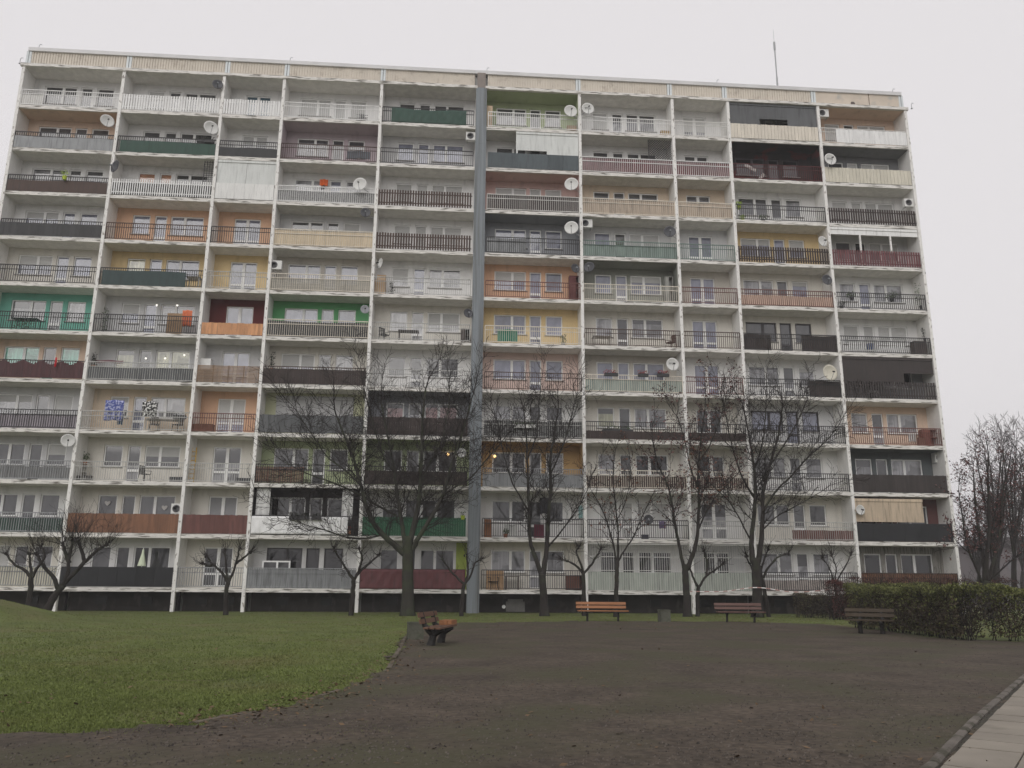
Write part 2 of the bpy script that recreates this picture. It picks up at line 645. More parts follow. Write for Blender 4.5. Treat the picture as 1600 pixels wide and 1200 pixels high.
def build_rail(i, n, spec):
    a, b = BAYS[i]
    xa, xb = a + .11, b - .11
    if i == 0:
        xa += .07
    if i == 9:
        xb -= .07
    if i == 4:
        xb -= .10
    if i == 5:
        xa += .10
    z = ztop(n)
    root = None
    for tok in spec.split('+'):
        p = tok.split(':')
        t, c = p[0], p[1] if len(p) > 1 else None
        num = [float(q) for q in p[2:]]
        mb = MB()
        sub = root
        if t == 'B':
            r = .010 if c in ('thin', 'pale', 'white', 'ivory') else .014
            y = .07
            mb.box(xa, xb, y - .02, y + .025, z + 1.02, z + 1.065)
            mb.box(xa, xb, y - .012, y + .018, z + .76, z + .795)
            mb.box(xa, xb, y - .012, y + .018, z + .06, z + .095)
            k = int((xb - xa) / .125)
            for q in range(k + 1):
                x = frac(xa, xb, q / k)
                rr = .022 if q in (0, k) else r
                mb.box(x - rr, x + rr, y - rr + .002, y + rr + .002, z + (.0 if q in (0, k) else .096), z + 1.02)
            o = mb.build('balcony_railing', rmat(c), blk)
            root = root or o
            continue
        if t in 'SO':     # privacy screen tied behind the bars
            l, h = (num + [.05, .95])[:2] if len(num) >= 2 else (.05, .95)
            f0, f1 = (num[2], num[3]) if len(num) >= 4 else (0, 1)
            u0, u1 = frac(xa, xb, f0) + .02, frac(xa, xb, f1) - .02
            ph = R.random() * 6
            mb.sheet(lambda u, v: (frac(u0, u1, u), (.105 if t == 'S' else .025) + .012 * math.sin(u * (u1 - u0) * 9 + ph) * (1 - v * .5),
                                   z + frac(l, h, v) + (.02 * math.sin(u * 7 + ph) if v == 1 else 0)), 60, 3, (0, .012, 0))
            o = mb.build('privacy_screen', rmat(c), root or blk, smooth=False)
        elif t == 'W':
            l, h = (num[0], num[1]) if len(num) >= 2 else (.02, 1.0)
            f0, f1 = (num[2], num[3]) if len(num) >= 4 else (0, 1)
            u0, u1 = frac(xa, xb, f0), frac(xa, xb, f1)
            ph = R.random() * 6
            mb.sheet(lambda u, v: (frac(u0, u1, u), .028 + .014 * math.sin((u * 26 + v * 5) + ph) * math.sin(v * 3 + u * 5) - .008 * math.sin(u * 61 - 7 * v),
                                   z + frac(l, h, v) - (.10 * math.sin(PI * min(1, max(0, (u - .12) / .7))) * v if c == 'dkgreen' else 0)),
                     90, 10, (0, .012, 0))
            o = mb.build('fabric_screen', rmat(c), root or blk, smooth=True)
        elif t in 'PKQ' or t == 'K2':
            h = num[0] if num else 1.04
            f0, f1 = (num[1], num[2]) if len(num) >= 3 else (0, 1)
            u0, u1 = frac(xa, xb, f0), frac(xa, xb, f1)
            pitch = .13 if t in 'PQ' else (.155 if t == 'K' else .13)
            wd = .126 if t in 'PQ' else (.105 if t == 'K' else .06)
            yb = .10 if root and t != 'Q' else (.02 if root is None else -.012)
            if c == 'slate' or c in ('offwhite', 'black2'):
                pitch, wd = .9, .895
            if c == 'cream' or c == 'ivory':
                pitch, wd = .22, .205
            k = max(1, int((u1 - u0) / pitch))
            for q in range(k):
                x = frac(u0, u1, q / k)
                w = (u1 - u0) / k * wd / pitch
                jit = R.uniform(-.012, .012) if pitch < .5 else 0
                if c == 'dkmaroon':
                    jit = .10 * math.sin(q * .8) + R.uniform(-.03, .05)
                dy = R.uniform(0, .008)
                mb.box(x, x + w, yb + dy, yb + .022 + dy, z + .03, z + h + jit)
            if t != 'Q':
                mb.box(u0, u1, yb + .032, yb + .06, z + .18, z + .24).box(u0, u1, yb + .032, yb + .06, z + h * .78, z + h * .78 + .06)
            o = mb.build('picket_parapet' if t not in 'PQ' else 'board_parapet', rmat(c), root or blk)
            root = root or o
        elif t == 'H':
            h = num[0] if num else 1.02
            f0, f1 = (num[1], num[2]) if len(num) >= 3 else (0, 1)
            u0, u1 = frac(xa, xb, f0), frac(xa, xb, f1)
            st = .075 if c != 'greybeige' else .055
            k = int(h / st)
            yb = .03 if root is None else .10
            for q in range(k):
                for s in range(4):
                    v0, v1 = frac(u0, u1, s / 4), frac(u0, u1, (s + 1) / 4) - .008
                    dy = R.uniform(0, .01)
                    mb.box(v0, v1, yb + dy, yb + .02 + dy, z + .04 + q * st, z + .04 + q * st + st * .72)
            for s in range(5):
                x = frac(u0, u1 - .05, s / 4)
                mb.box(x, x + .05, yb + .035, yb + .06, z, z + h)
            o = mb.build('slatted_parapet', rmat(c), root or blk)
            root = root or o
        elif t == 'E':   # blind or boarding that closes the upper half of the loggia
            f0, f1, l, h = num[:4]
            u0, u1 = frac(xa, xb, f0), frac(xa, xb, f1)
            top = z + min(h, 2.575)
            if len(num) >= 7:
                h0, h1, hz = frac(xa, xb, num[4]), frac(xa, xb, num[5]), z + num[6]
                mb.box(u0, h0, .10, .13, z + l, top).box(h0, h1, .10, .13, hz, top)
                if h1 < u1 - .05:
                    mb.box(h1, u1, .10, .13, z + l, top)
            else:
                mb.box(u0, (u0 + u1) / 2 - .008, .10, .13, z + l, top).box((u0 + u1) / 2 + .008, u1, .103, .133, z + l, top)
            mb.box(u0, u1, .06, .16, top - .16, top - .003)
            o = mb.build('balcony_blind', rmat(c), root or blk)
        elif t == 'G':   # security grille
            y = .06
            for zz in (1.06, 1.8, 2.5):
                mb.box(xa, xb, y - .014, y + .014, z + zz, z + zz + .03)
            k = int((xb - xa) / .13)
            for q in range(k + 1):
                x = frac(xa, xb, q / k)
                mb.box(x - .009, x + .009, y - .008, y + .01, z + .02, z + 2.56)
            o = mb.build('security_grille', rmat('pale'), blk)
            root = o


TABLE = [
    # top storey
    ['w;B:white+S:pale:.05:.8:0:.22;ddd', 'w;K:white;ddd', 'w;K:white;BB', 'w;B:white;sss', 'w;B:black+W:dkgreen:.0:1.0:.1:.92;ddd',
     'lime!;B:white;nnn', 'w;B:white;snn', 'w;B:pale;nn', 'grey;P:ivory+E:dkgrey:0:1:1.05:2.575:.34:.66:1.5;kkk', 'peach!;P:white:.98:.17:1+B:pale;sdd'],
    ['peach!;B:black+O:grey:0:.74;ddd', 'w;B:black+O:dkgreen:0:.76:.03:1;dnd', 'w;B:black+O:black:0:.6;dd', 'mauve!;B:brown;nnn',
     'palegrey;B:black;ggg', 'w;P:slate+E:cool:.31:1:1.05:2.575:.33:.65:1.3;dkk', 'w;B:white+P:maroon;ddd', 'w;B:white+P:maroon;dd',
     'burnt!;B:dkred;kkk', 'dkgrey!;P:cream;dsd'],
    ['w;B:black+O:brown:0:.72;nnn', 'w;K2:white+S:char:0:.85;bbk', 'w;P:offwhite+E:cool:0:1:1.05:2.575;dd', 'w;B:white+S:marble:.1:.75;ngn',  # second bay: dark sheet set behind the pickets for the dark gap
     'w;K:brown;sss', 'pink!;B:pale+P:dkbrown;sss', 'sand;B:ivory+S:tan:.08:1.0;ddd', 'sand;B:ivory+S:tan:.08:1.0;dd', 'w;B:black;nnn',
     'w;K:dkbrown;sss'],
    ['w;B:black+Q:char:.82;ggg', 'orange;B:brown;ggg', 'orange;B:black;gg', 'palegrey;B:ivory+P:buff:1.0;ddd', 'w;K:brown;sss',
     'grey!;B:char+S:grey:.05:.98:0:.43;ggg', 'palegrey;B:verdi+S:sage:.1:.78;gds', 'palegrey;B:verdi;gg', 'yellow;K:dkbrown;ggg',
     'palegrey;K:maroon+E:white:0:1:2.1:2.575;dkd'],
    ['cream;B:black;ggg', 'yellow;B:black+O:dkteal:0:.9:.02:.84;ygg', 'yellow;B:thin;gg', 'beige;B:ivory+H:greybeige:.8;ggg', 'w;B:thin;ngn',
     'orange;B:redbrown;ggg', 'olivegrey!;B:ivory;ggg', 'beige;B:redbrown;gg', 'cream;B:redbrown+S:peach:.05:.7;nng', 'w;B:black;ngn'],
    ['teal;B:black;nnn', 'palegrey;B:black;ggn', 'maroon;P:orange:.72;gg', 'green;B:ivory+S:char:0:.95;ggg', 'cream;B:thin;nnn',
     'yellow;B:ivory;ggg', 'cream;B:brown;nnn', 'cream;B:brown;gg', 'cream;B:black+S:dkbrown:0:1:0:.3+S:dkbrown:0:1:.62:1;ddd',
     'w;B:black+K2:white:.85:.1:.72;sss'],
    ['peach;B:black+Q:dkmaroon:.9;ttt', 'palegrey;B:thin+S:dkgrey:0:.75;yny', 'palegrey;H:wood;gg', 'cream;B:brown+Q:dkbrown:.9;gnn', 'w;B:thin;dnd',
     'pinkpeach;B:brown;ggg', 'beige;B:ivory+S:sage:.05:.78;ggg', 'w;B:redbrown;gg', 'w;B:black+S:dkbrown:0:1:.66:1;nnn',
     'grey;K:umber+E:umber:0:1:1.05:2.575:.67:1.0:1.6;kkk'],
    ['palegrey;B:black+S:lilac:0:.78;nds', 'sand;B:thin;ngn', 'orange;B:redbrown;gn', 'limepale;P:dkgrey;SSS', 'grey!;P:dkbrown;pnp',
     'w;B:thin+S:char:0:.98;ndd', 'cream;B:black+Q:dkbrown:.5;yyn', 'cream;B:black+Q:dkbrown:.5;dn', 'palegrey;B:black;ggg', 'peach;B:redbrown;nnn'],
    ['palegrey;B:grey+S:greycloth:.1:.7;ddd', 'cream;B:thin;dnd', 'cream;B:thin;nn', 'lime;B:black+H:brick:.95:0:.45;ddd',
     'lime!;B:black+Q:dkbrown:.78;ddd', 'ochre!;B:grey+S:grey:0:.75;ddn', 'cream;B:ivory+P:brown:.72;nkk', 'cream;B:ivory+P:brown:.72;dd',
     'w;B:black;nnn', 'slate!;P:umber;nnn'],
    ['w;B:grey+P:dkgreen:.78;ddd', 'cream;P:rust;ddd', 'cream;P:redbrown;SS', 'black!;W:whitecloth:.05:1.0:0:.9+B:black;kkk', 'w;P:green;ddd',
     'w;B:black;ddk', 'w;B:black;sss', 'w;B:thin;nn', 'cream;B:thin+P:redbrown:.6:.38:1;ddd', 'darkred;P:black2+E:sandblind:0:.72:1.12:2.45;kdd'],
    ['cream;B:grey+S:cream:.0:1;snn', 'w;P:black2;ddd', 'cream;B:grey;dn', 'w;B:grey+S:grey:.0:1.0;kkk', 'w;B:dkmaroon+W:maroon:.0:1.02;ddd',
     'cream;B:black;nnn', 'w;G+S:palegreen:.02:.98;kkk', 'palegrey;G+S:palegreen:.02:.98;kk', 'w;B:black+S:pinkgrey:0:.62;nnn', 'streak;B:brown+P:rust;kkk'],
]
for row in range(11):
    n = 10 - row
    for i in range(10):
        wall, rail, gl = TABLE[row][i].split(';')
        ops, zr = back_wall(i, n, wall)
        fr = 'k' if (row, i) in ((7, 8), (1, 8), (10, 3), (5, 8)) else 'w'
        for (ox, w, key), g in zip(ops, gl):
            door = key in ('balcony_door', 'french_window')
            put_window(key.replace('_m', ''), key, ox, zr + (DBOT if door else SILL), g, fr, sill=not door)
        build_rail(i, n, rail)


# ------------------------------------------------------------------ things on the balconies
def spot(px, py, Y=.7):
    p = AT(px, py, Y)
    n = math.floor((p.z - Z0 + .25) / H)
    return Vector((p.x, Y, ztop(n)))


steel = mat('galvanised', (.35, .36, .37), .45, .1)
blackm = mat('black_plastic', (.02, .02, .021), .5, .2)
DISHC = dict(white=(.62, .62, .60), beige=(.60, .57, .48), dark=(.07, .072, .08), grey=(.30, .31, .33))


def dish(px, py, rpx, c, turn, label, mark=None):
    p = AT(px, py, -.12)
    dist = (p - CAM).dot(FX)
    r = rpx * dist / FPX
    t = empty('satellite_dish', p, label, 'satellite dish', 'satellite dishes on the balconies')
    mb = MB()
    N, K = 20, 5
    prof = [(r * k / K, .28 * r * (k / K) ** 2) for k in range(K + 1)]
    full = [(max(a, .001), z) for a, z in prof] + [(a, z + .012) for a, z in prof[::-1] if a > .001] + [(.002, .012)]
    mb.lathe(full, N)
    # bowl opens along +z; aim it
    d = Vector((turn, -1, .06)).normalized()
    q = d.to_track_quat('Z', 'Y').to_matrix().to_4x4()
    mb.rot(q)
    o = mb.build('reflector', mat('dish_' + c, DISHC[c], .4, .05), t, smooth=True)
    arm = MB()
    tip = Vector((0, -r * .15, r * 1.0))
    low = Vector((0, -r * .98, .25 * r))
    arm.tube([q @ low, q @ tip], .016, 5)
    arm.build('feed_arm', steel if c != 'dark' else blackm, t)
    MB().tube([q @ (tip + Vector((0, 0, .04))), q @ (tip + Vector((0, .06, -.10)))], .045, 7).build('receiver', blackm if c != 'dark' else mat('dish_grey', DISHC['grey'], .5, .05), t)
    side = min((abs(x - p.x), x) for x in LEFTW + RIGHTW)[1]
    mb = MB().tube([q @ Vector((0, 0, -.02)), q @ Vector((0, 0, -.02)) + Vector((0, .10, -.05)), Vector((max(-.5, min(.5, side - p.x)), .16, -r * .9))], .02, 5)
    mb.build('mount', steel, t)
    if mark:      # the dark printed marks, too small to read in the photo
        mb = MB()
        w0 = r * .2
        up = (Vector((0, 0, 1)) - d * d.z).normalized()
        rt = up.cross(d).normalized()
        k = 0
        x = -r * mark * .5
        while x < r * mark * .5:
            for (x0, z0, x1, z1) in ((0, -1, .1, 1), (.1, .6, .75, 1), (.65, -1, .75, .6), (.1, -1, .65, -.7))[:(4, 3, 2, 4)[k % 4]]:
                mb.box(x + x0 * w0, x + x1 * w0, 0, .004, z0 * r * .13, z1 * r * .13)
            x += w0
            k += 1
        mm = Matrix((rt, -d, up)).transposed().to_4x4()
        mm.translation = d * .05 + up * (r * .15)
        mb.rot(mm)
        mb.build('printed_mark', blackm, t)
    return t


for a in [
    (340, 133, 8, 'dark', .3, 'dark grey dish beside the white picket balcony on the top storey'),
    (167, 190, 10.5, 'white', .7, 'white dish at the peach loggia second from the top, left end'),
    (329, 201, 11.5, 'white', .6, 'white dish above the dark green screen on the left half'),
    (182, 261, 10, 'dark', -.7, 'large dark dish on the wall beside boarded brown windows'),
    (563, 289, 11, 'white', -.2, 'white dish on the marbled grey screen, near the orange cloth'),
    (571, 333, 8, 'dark', .1, 'dark dish under the ceiling above the buff boarded balcony'),
    (891, 175, 10.5, 'white', .1, 'white dish at the right end of the lime green top loggia'),
    (918, 171, 10, 'white', .1, 'white dish with a dark mark on the white top balcony beside lime green', .9),
    (893, 289, 11, 'white', -.2, 'white dish in front of the pink loggia with dark brown slats'),
    (893, 357, 11, 'white', -.2, 'white dish at the dark grey loggia below the pink one'),
    (1296, 250, 10, 'white', .1, 'white dish at the cream panel balcony beside the burnt loggia', .9),
    (1284, 378, 8.5, 'white', .3, 'small white dish at the yellow loggia with dark pickets'),
    (1291, 438, 8.5, 'dark', .1, 'dark dish at the cream loggia below the yellow one'),
    (1295, 583, 13, 'beige', .2, 'biggest dish, yellowish beige, left of the dark closed loggia'),
    (1050, 570, 10.5, 'white', .1, 'white dish with dark lettering above red window box flowers', 1.2),
    (106, 689, 10.5, 'white', .5, 'white dish low on the left, beside the cream balcony with shelves'),
    (1343, 797, 8, 'white', .2, 'small white dish on the corner of the beige blind'),
    (570, 484, 7, 'grey', .2, 'small grey dish at the bright green loggia'),
    (731, 490, 7.5, 'dark', .3, 'dark dish beside the grey joint strip at the cream loggia'),
    (898, 420, 7.5, 'dark', .4, 'dark dish under the ceiling of the orange loggia'),
    (921, 418, 8.5, 'dark', -.4, 'dark dish in the corner of the olive grey loggia'),
    (1046, 363, 9.5, 'dark', -.1, 'dark dish at the sage screened balcony, right end'),
    (596, 412, 8, 'white', -1.6, 'white dish seen edge on at the balcony with cardboard'),
    (721, 708, 7.5, 'white', .2, 'white dish behind branches at the lime green loggia with lamp'),
    (1013, 812, 7.5, 'dark', -.1, 'dark dish low down behind branches at the shuttered balcony'),
]:
    dish(*a)

ac_m = mat('ac_casing', (.66, .66, .64), .5, .05)


def aircon(px, py, label, Y=.35, sc=1.0):
    p = AT(px, py, Y)
    t = empty('air_conditioner', p, label, 'air conditioner', 'air conditioner units on the balconies')
    MB().box(-.36 * sc, .36 * sc, -.14, .14, -.27 * sc, .27 * sc).build('casing', ac_m, t)
    g = MB()
    for k in range(5):
        g.lathe([(.035 + .04 * k, 0), (.047 + .04 * k, 0), (.047 + .04 * k, .02), (.035 + .04 * k, .02)], 16)
    g.rot(Matrix.Translation((-.08, -.14, 0)) @ Matrix.Rotation(PI / 2, 4, 'X')).build('fan_grille', mat('ac_grille', (.12, .12, .125), .5), t)
    MB().box(-.3, -.26, -.12, .3, -.30, -.272).box(.26, .3, -.12, .3, -.30, -.272).build('bracket', steel, t)


aircon(737, 214, 'air conditioner high on the grey white loggia left of the joint strip')
aircon(1285, 178, 'air conditioner in the corner of the peach top loggia', .3)
aircon(916, 350, 'air conditioner above the sage green screen')
aircon(1420, 318, 'white unit on the right end wall above dark pickets', .3)
aircon(431, 415, 'white unit beside the beige slatted balcony', .3)
aircon(279, 795, 'unit in the corner above the rust brown boarded balcony', .4)
aircon(1468, 716, 'unit on the slate coloured wall at the right end', .9)

leaf_g = mat('plant_leaf', (.06, .10, .03), .7, .3, 5, island=.4)
leaf_l = mat('lime_leaf', (.30, .42, .06), .7, .2, 5, island=.3)
leaf_r = mat('red_petal', (.28, .05, .05), .7, .2, 5, island=.4)
leaf_d = mat('dark_leaf', (.025, .03, .02), .8, .3, 5, island=.4)
potm = dict(terra=mat('terracotta', (.32, .13, .07), .8), dark=mat('dark_pot', (.04, .04, .042), .6), white=mat('white_pot', (.6, .6, .58), .6),
            orange=mat('orange_pot', (.60, .27, .14), .7), lime=mat('lime_pot', (.42, .52, .05), .6), green=mat('green_pot', (.03, .13, .09), .6))


def tuft(mb, c, r, h, n, s=.06):
    for _ in range(n):
        a, q = R.uniform(0, 2 * PI), math.sqrt(R.random())
        p = Vector((c[0] + r * q * math.cos(a), c[1] + r * q * math.sin(a), c[2] + h * R.random()))
        u = Vector((R.uniform(-1, 1), R.uniform(-1, 1), R.uniform(-.6, 1))).normalized() * s * R.uniform(.6, 1.3)
        w = u.cross(Vector((R.uniform(-1, 1), R.uniform(-1, 1), R.uniform(-1, 1)))).normalized() * s * .45
        mb.quad(p, p + u * .5 + w, p + u, p + u * .5 - w)


def plant(px, py, pot, leaf, label, h=.45, r=.16, Y=.5, lift=0, n=70):
    p = spot(px, py, Y)
    p.z += lift
    t = empty('potted_plant', p, label, 'potted plant', 'potted plants on the balconies')
    MB().lathe([(.09, 0), (.13, .2), (.135, .22), (.11, .22), (.1, .18)], 10).build('pot', potm[pot], t, smooth=False)
    mb = MB()
    for _ in range(6):
        mb.bar((0, 0, .18), (R.uniform(-r, r), R.uniform(-r, r), .2 + h * R.uniform(.5, .95)), .005, 3)
    tuft(mb, (0, 0, .22), r, h, n, .08)
    mb.build('foliage', leaf, t)


def flowerbox(px, py, box, leaf, label, w=.8, Y=-.10, n=90):
    p = AT(px, py, Y)
    t = empty('window_box', p, label, 'window box', 'flower boxes on the balconies')
    MB().box(-w / 2, w / 2, -.08, .08, -.14, .02).box(-w / 2 + .02, w / 2 - .02, -.095, .095, .02, .04).build('trough', potm[box], t)
    mb = MB()
    for k in range(n):
        tuft(mb, (R.uniform(-w / 2, w / 2), 0, .03), .08, .2, 1, .07)
    mb.build('foliage', leaf, t)


plant(101, 277, 'lime', leaf_l, 'lime green flower pot hanging on the brown screened balcony', .35, .22, -.1, .75)
plant(1155, 325, 'lime', leaf_l, 'lime pot high on the black railing at left', .25, .2, .25, .8)
plant(1160, 338, 'lime', leaf_l, 'lime pot on the floor of the black railed balcony', .2, .2, .35)
plant(1192, 340, 'dark', leaf_g, 'dark potted plant on the floor of the black railed balcony', .3, .25, .4)
plant(968, 372, 'green', leaf_g, 'green plant hanging over the sage screen', .6, .25, .5, .55)
plant(612, 455, 'dark', leaf_d, 'dark spindly plant by the cardboard carton', .7, .14, .5)
plant(1440, 482, 'dark', leaf_g, 'tall plant in a black planter at the right end balcony', 1.5, .3, .6, .3, 160)
plant(1315, 480, 'dark', leaf_d, 'low dark plant at the left of the black railed white balcony', .25, .25, .3)
plant(163, 510, 'white', leaf_g, 'climbing plant in the left corner of the balcony with the wooden board', 1.5, .15, 1.0, 0, 110)
plant(880, 530, 'dark', leaf_g, 'spiky green plant on the yellow loggia', .5, .2, .5)
plant(1447, 540, 'dark', leaf_d, 'dark conifer standing on a box at the right end', .8, .16, .6, .95, 90)
plant(425, 575, 'orange', leaf_d, 'slim dark plant in an orange pot behind zigzag boards', 1.0, .12, .3, .75, 90)
plant(131, 742, 'terra', leaf_g, 'brown plant on the shelf of the cream balcony', .5, .18, 1.0, .95)
plant(1395, 482, 'dark', leaf_g, 'dark leafy plant on the sill right of the balcony door', .3, .35, .5, .7, 120)
plant(1332, 480, 'dark', leaf_g, 'dark leafy plant in front of the single window', .3, .3, .5, .7, 110)
plant(36, 512, 'green', leaf_g, 'green plant mound on the teal loggia', .5, .5, .6, 0, 160)
plant(723, 815, 'lime', leaf_g, 'lime pot with twigs on the green boards by the joint strip', .25, .14, .0, .95, 20)
plant(145, 580, 'terra', leaf_d, 'dead climbing plant on the balcony with maroon awning', .7, .15, .4, .7, 90)
plant(790, 835, 'terra', leaf_g, 'small plant on the low balcony beside the wood panel', .3, .18, .4)
plant(545, 838, 'orange', mat('red_leaf', (.22, .03, .02), .7), 'red pot behind the end of the white sheet', .2, .14, .3, .1, 40)
flowerbox(955, 584, 'dark', leaf_r, 'red flowers under the single window above the sage screen')
flowerbox(1005, 585, 'dark', leaf_r, 'red flowers in front of the double window, left box', .6)
flowerbox(1036, 585, 'dark', leaf_r, 'reddish green flower box in front of the double window, right box', .7)
flowerbox(460, 808, 'dark', leaf_d, 'left black flower box hanging on the white sheet', .55)
flowerbox(476, 808, 'dark', leaf_d, 'middle black flower box hanging on the white sheet', .5)
flowerbox(494, 808, 'dark', leaf_d, 'right black flower box hanging on the white sheet', .5)
flowerbox(313, 219, 'dark', leaf_d, 'left dark flower box under the dish above the dark green screen', .4, .0, 40)
flowerbox(327, 220, 'dark', leaf_d, 'right dark flower box under the dish above the dark green screen', .6, .0, 50)
flowerbox(281, 650, 'dark', leaf_d, 'dark trough on the sand coloured loggia above the table', .7, .3, 40)
flowerbox(820, 665, 'white', leaf_g, 'pale flower trough behind branches on a dark screened balcony', 1.2, .0, 60)
flowerbox(965, 672, 'dark', leaf_g, 'long plant trough on the balcony with yellow blinds', 1.8, .1, 140)


def carton(px, py, w, d, h, col, label, name='cardboard_box', cat='box', Y=.6, lift=0.0, group='boxes on the balconies'):
    p = spot(px, py, Y)
    p.z += lift
    t = empty(name, p, label, cat, group)
    m_ = mat('box_%d_%d_%d' % tuple(int(c * 100) for c in col), col, .8, .15, 2)
    MB().box(-w / 2, w / 2, -d / 2, d / 2, 0, h).build('body', m_, t)
    lid = MB().box(-w / 2 - .01, -.004, -d / 2 - .01, d / 2 + .01, h, h + .012).box(.004, w / 2 + .01, -d / 2 - .01, d / 2 + .01, h, h + .012)
    lid.box(-.04, .04, -d / 2 - .006, -d / 2 - .001, h * .5, h - .02)
    lid.build('flap', m_, t)


CARD = (.45, .31, .19)
carton(765, 188, .35, .3, 1.7, (.55, .42, .30), 'tall beige carton in the left corner of the lime green loggia')
carton(893, 205, .6, .4, .55, CARD, 'brown carton in the right corner of the lime green loggia')
carton(1040, 210, .7, .4, .5, (.42, .30, .15), 'wooden box on the white top balcony', 'wooden_box')
carton(592, 460, .75, .5, .95, CARD, 'large cardboard box at the left of the thin railed balcony')
carton(596, 445, .5, .4, .3, (.5, .35, .22), 'smaller carton stacked on the large cardboard box', lift=.98)
carton(321, 582, .62, .5, .62, (.72, .72, .70), 'white box standing behind the wooden slats', 'white_box', lift=.85)
carton(118, 745, .4, .3, .3, (.08, .07, .065), 'dark crate at the far left of the cream balcony', 'crate')
carton(138, 745, .4, .3, .3, (.07, .065, .06), 'dark crate second from the left on the cream balcony', 'crate')
carton(277, 748, .75, .3, .3, (.06, .06, .065), 'wide dark crate at the right of the cream balcony', 'crate')
carton(381, 750, .8, .3, .3, (.06, .06, .065), 'wide dark crate at the foot of the narrow cream balcony', 'crate')
carton(1435, 543, .8, .5, .9, (.10, .08, .075), 'dark brown chest at the right end balcony with white pickets', 'storage_chest', Y=.5)
carton(1360, 548, .3, .3, .35, (.04, .08, .25), 'blue bag on the balcony with white pickets', 'blue_box', lift=.4)
carton(842, 835, .55, .4, .75, (.14, .02, .045), 'maroon chest behind the forked tree', 'storage_chest')
carton(798, 835, .7, .35, .7, (.62, .62, .60), 'white cupboard on the low balcony beside the wood panel', 'cupboard', 'cupboard')
carton(762, 835, .42, .3, 1.0, (.30, .13, .06), 'brown wooden cupboard beside the joint strip', 'cupboard', 'cupboard', Y=.4)
carton(773, 918, .95, .25, 1.0, (.50, .32, .18), 'plain tan board box on the ground floor balcony', Y=.5)
carton(1440, 697, .35, .3, .55, (.20, .10, .07), 'reddish crate on the peach loggia at the right end', 'crate', Y=.5)
carton(318, 668, 1.1, .4, .45, (.17, .08, .05), 'wood crate on the floor of the orange loggia', 'crate', Y=.4)
carton(1008, 848, .35, .3, .25, (.06, .06, .08), 'small dark crate under the shutters', 'crate', Y=.4)
carton(180, 168, .28, .25, .22, (.10, .09, .09), 'small dark box on the first top balcony', Y=.4)


def cabinet(px, py, w, h, col, label, shelves=2, Y=.9, lift=0):
    p = spot(px, py, Y)
    p.z += lift
    t = empty('cabinet', p, label, 'cabinet', 'cabinets on the balconies')
    m_ = mat('cab_%d_%d_%d' % tuple(int(c * 100) for c in col), col, .6, .15, 2)
    mb = MB().box(-w / 2, -w / 2 + .03, -.2, .2, 0, h).box(w / 2 - .03, w / 2, -.2, .2, 0, h).box(-w / 2, w / 2, -.2, .2, h, h + .03)
    mb.box(-w / 2 + .03, w / 2 - .03, .18, .2, .0, h)
    mb.build('carcass', m_, t)
    for k in range(shelves):
        MB().box(-w / 2 + .03, w / 2 - .03, -.19, .18, .05 + k * h / shelves, .08 + k * h / shelves).build('shelf', m_, t)
    MB().box(-w / 2 + .04, -.01, -.215, -.2, .08, h - .02).build('cabinet_door', m_, t)


cabinet(900, 468, .85, 1.75, (.13, .045, .045), 'tall dark red wardrobe in the corner of the orange loggia')
cabinet(905, 918, 1.5, .75, (.16, .07, .05), 'low brown sideboard on the ground floor balcony')
cabinet(1453, 694, 1.0, 1.05, (.20, .075, .055), 'reddish wood cabinet on the peach loggia at the right end', Y=.7)
cabinet(1045, 466, .5, 1.9, (.30, .30, .28), 'narrow grey cupboard at the right of the olive grey loggia')
cabinet(128, 745, .7, 1.0, (.55, .53, .48), 'cream cupboard under the plant on the cream balcony', Y=1.05)
cabinet(727, 528, .55, .95, (.07, .05, .045), 'dark shelf unit beside the joint strip', Y=.8)
cabinet(1302, 340, .45, 1.6, (.50, .49, .46), 'white cupboard beside the sage screened balcony', Y=1.0) if False else None


def table(px, py, w, label, col=(.45, .43, .40), Y=.7):
    p = spot(px, py, Y)
    t = empty('table', p, label, 'table')
    m_ = mat('tab_%d' % int(col[0] * 100), col, .6, .1)
    MB().box(-w / 2, w / 2, -.3, .3, .70, .735).build('table_top', m_, t)
    for sx in (-1, 1):
        for sy in (-1, 1):
            MB().box(sx * (w / 2 - .06) - .02, sx * (w / 2 - .06) + .02, sy * .25 - .02, sy * .25 + .02, 0, .70).build('leg', m_, t)


def chair(px, py, col, label, Y=.7, rz=0.0):
    p = spot(px, py, Y)
    t = empty('chair', p, label, 'chair', 'chairs on the balconies', rz)
    m_ = mat('chair_%d' % int(col[0] * 1000), col, .5, .1)
    MB().box(-.23, .23, -.22, .22, .42, .45).build('seat', m_, t)
    mb = MB()
    for k in range(5):
        mb.box(-.2 + k * .09, -.155 + k * .09, .20, .225, .46, .86)
    mb.box(-.23, .23, .195, .23, .86, .92)
    mb.build('backrest', m_, t)
    for sx in (-1, 1):
        for sy in (-1, 1):
            MB().tube([(sx * .24, sy * .24, 0), (sx * .2, sy * .19, .42)], .02, 5).build('leg', m_, t)
        MB().tube([(sx * .24, -.2, .43), (sx * .25, -.22, .64), (sx * .24, .2, .66)], .018, 5).build('armrest', m_, t)


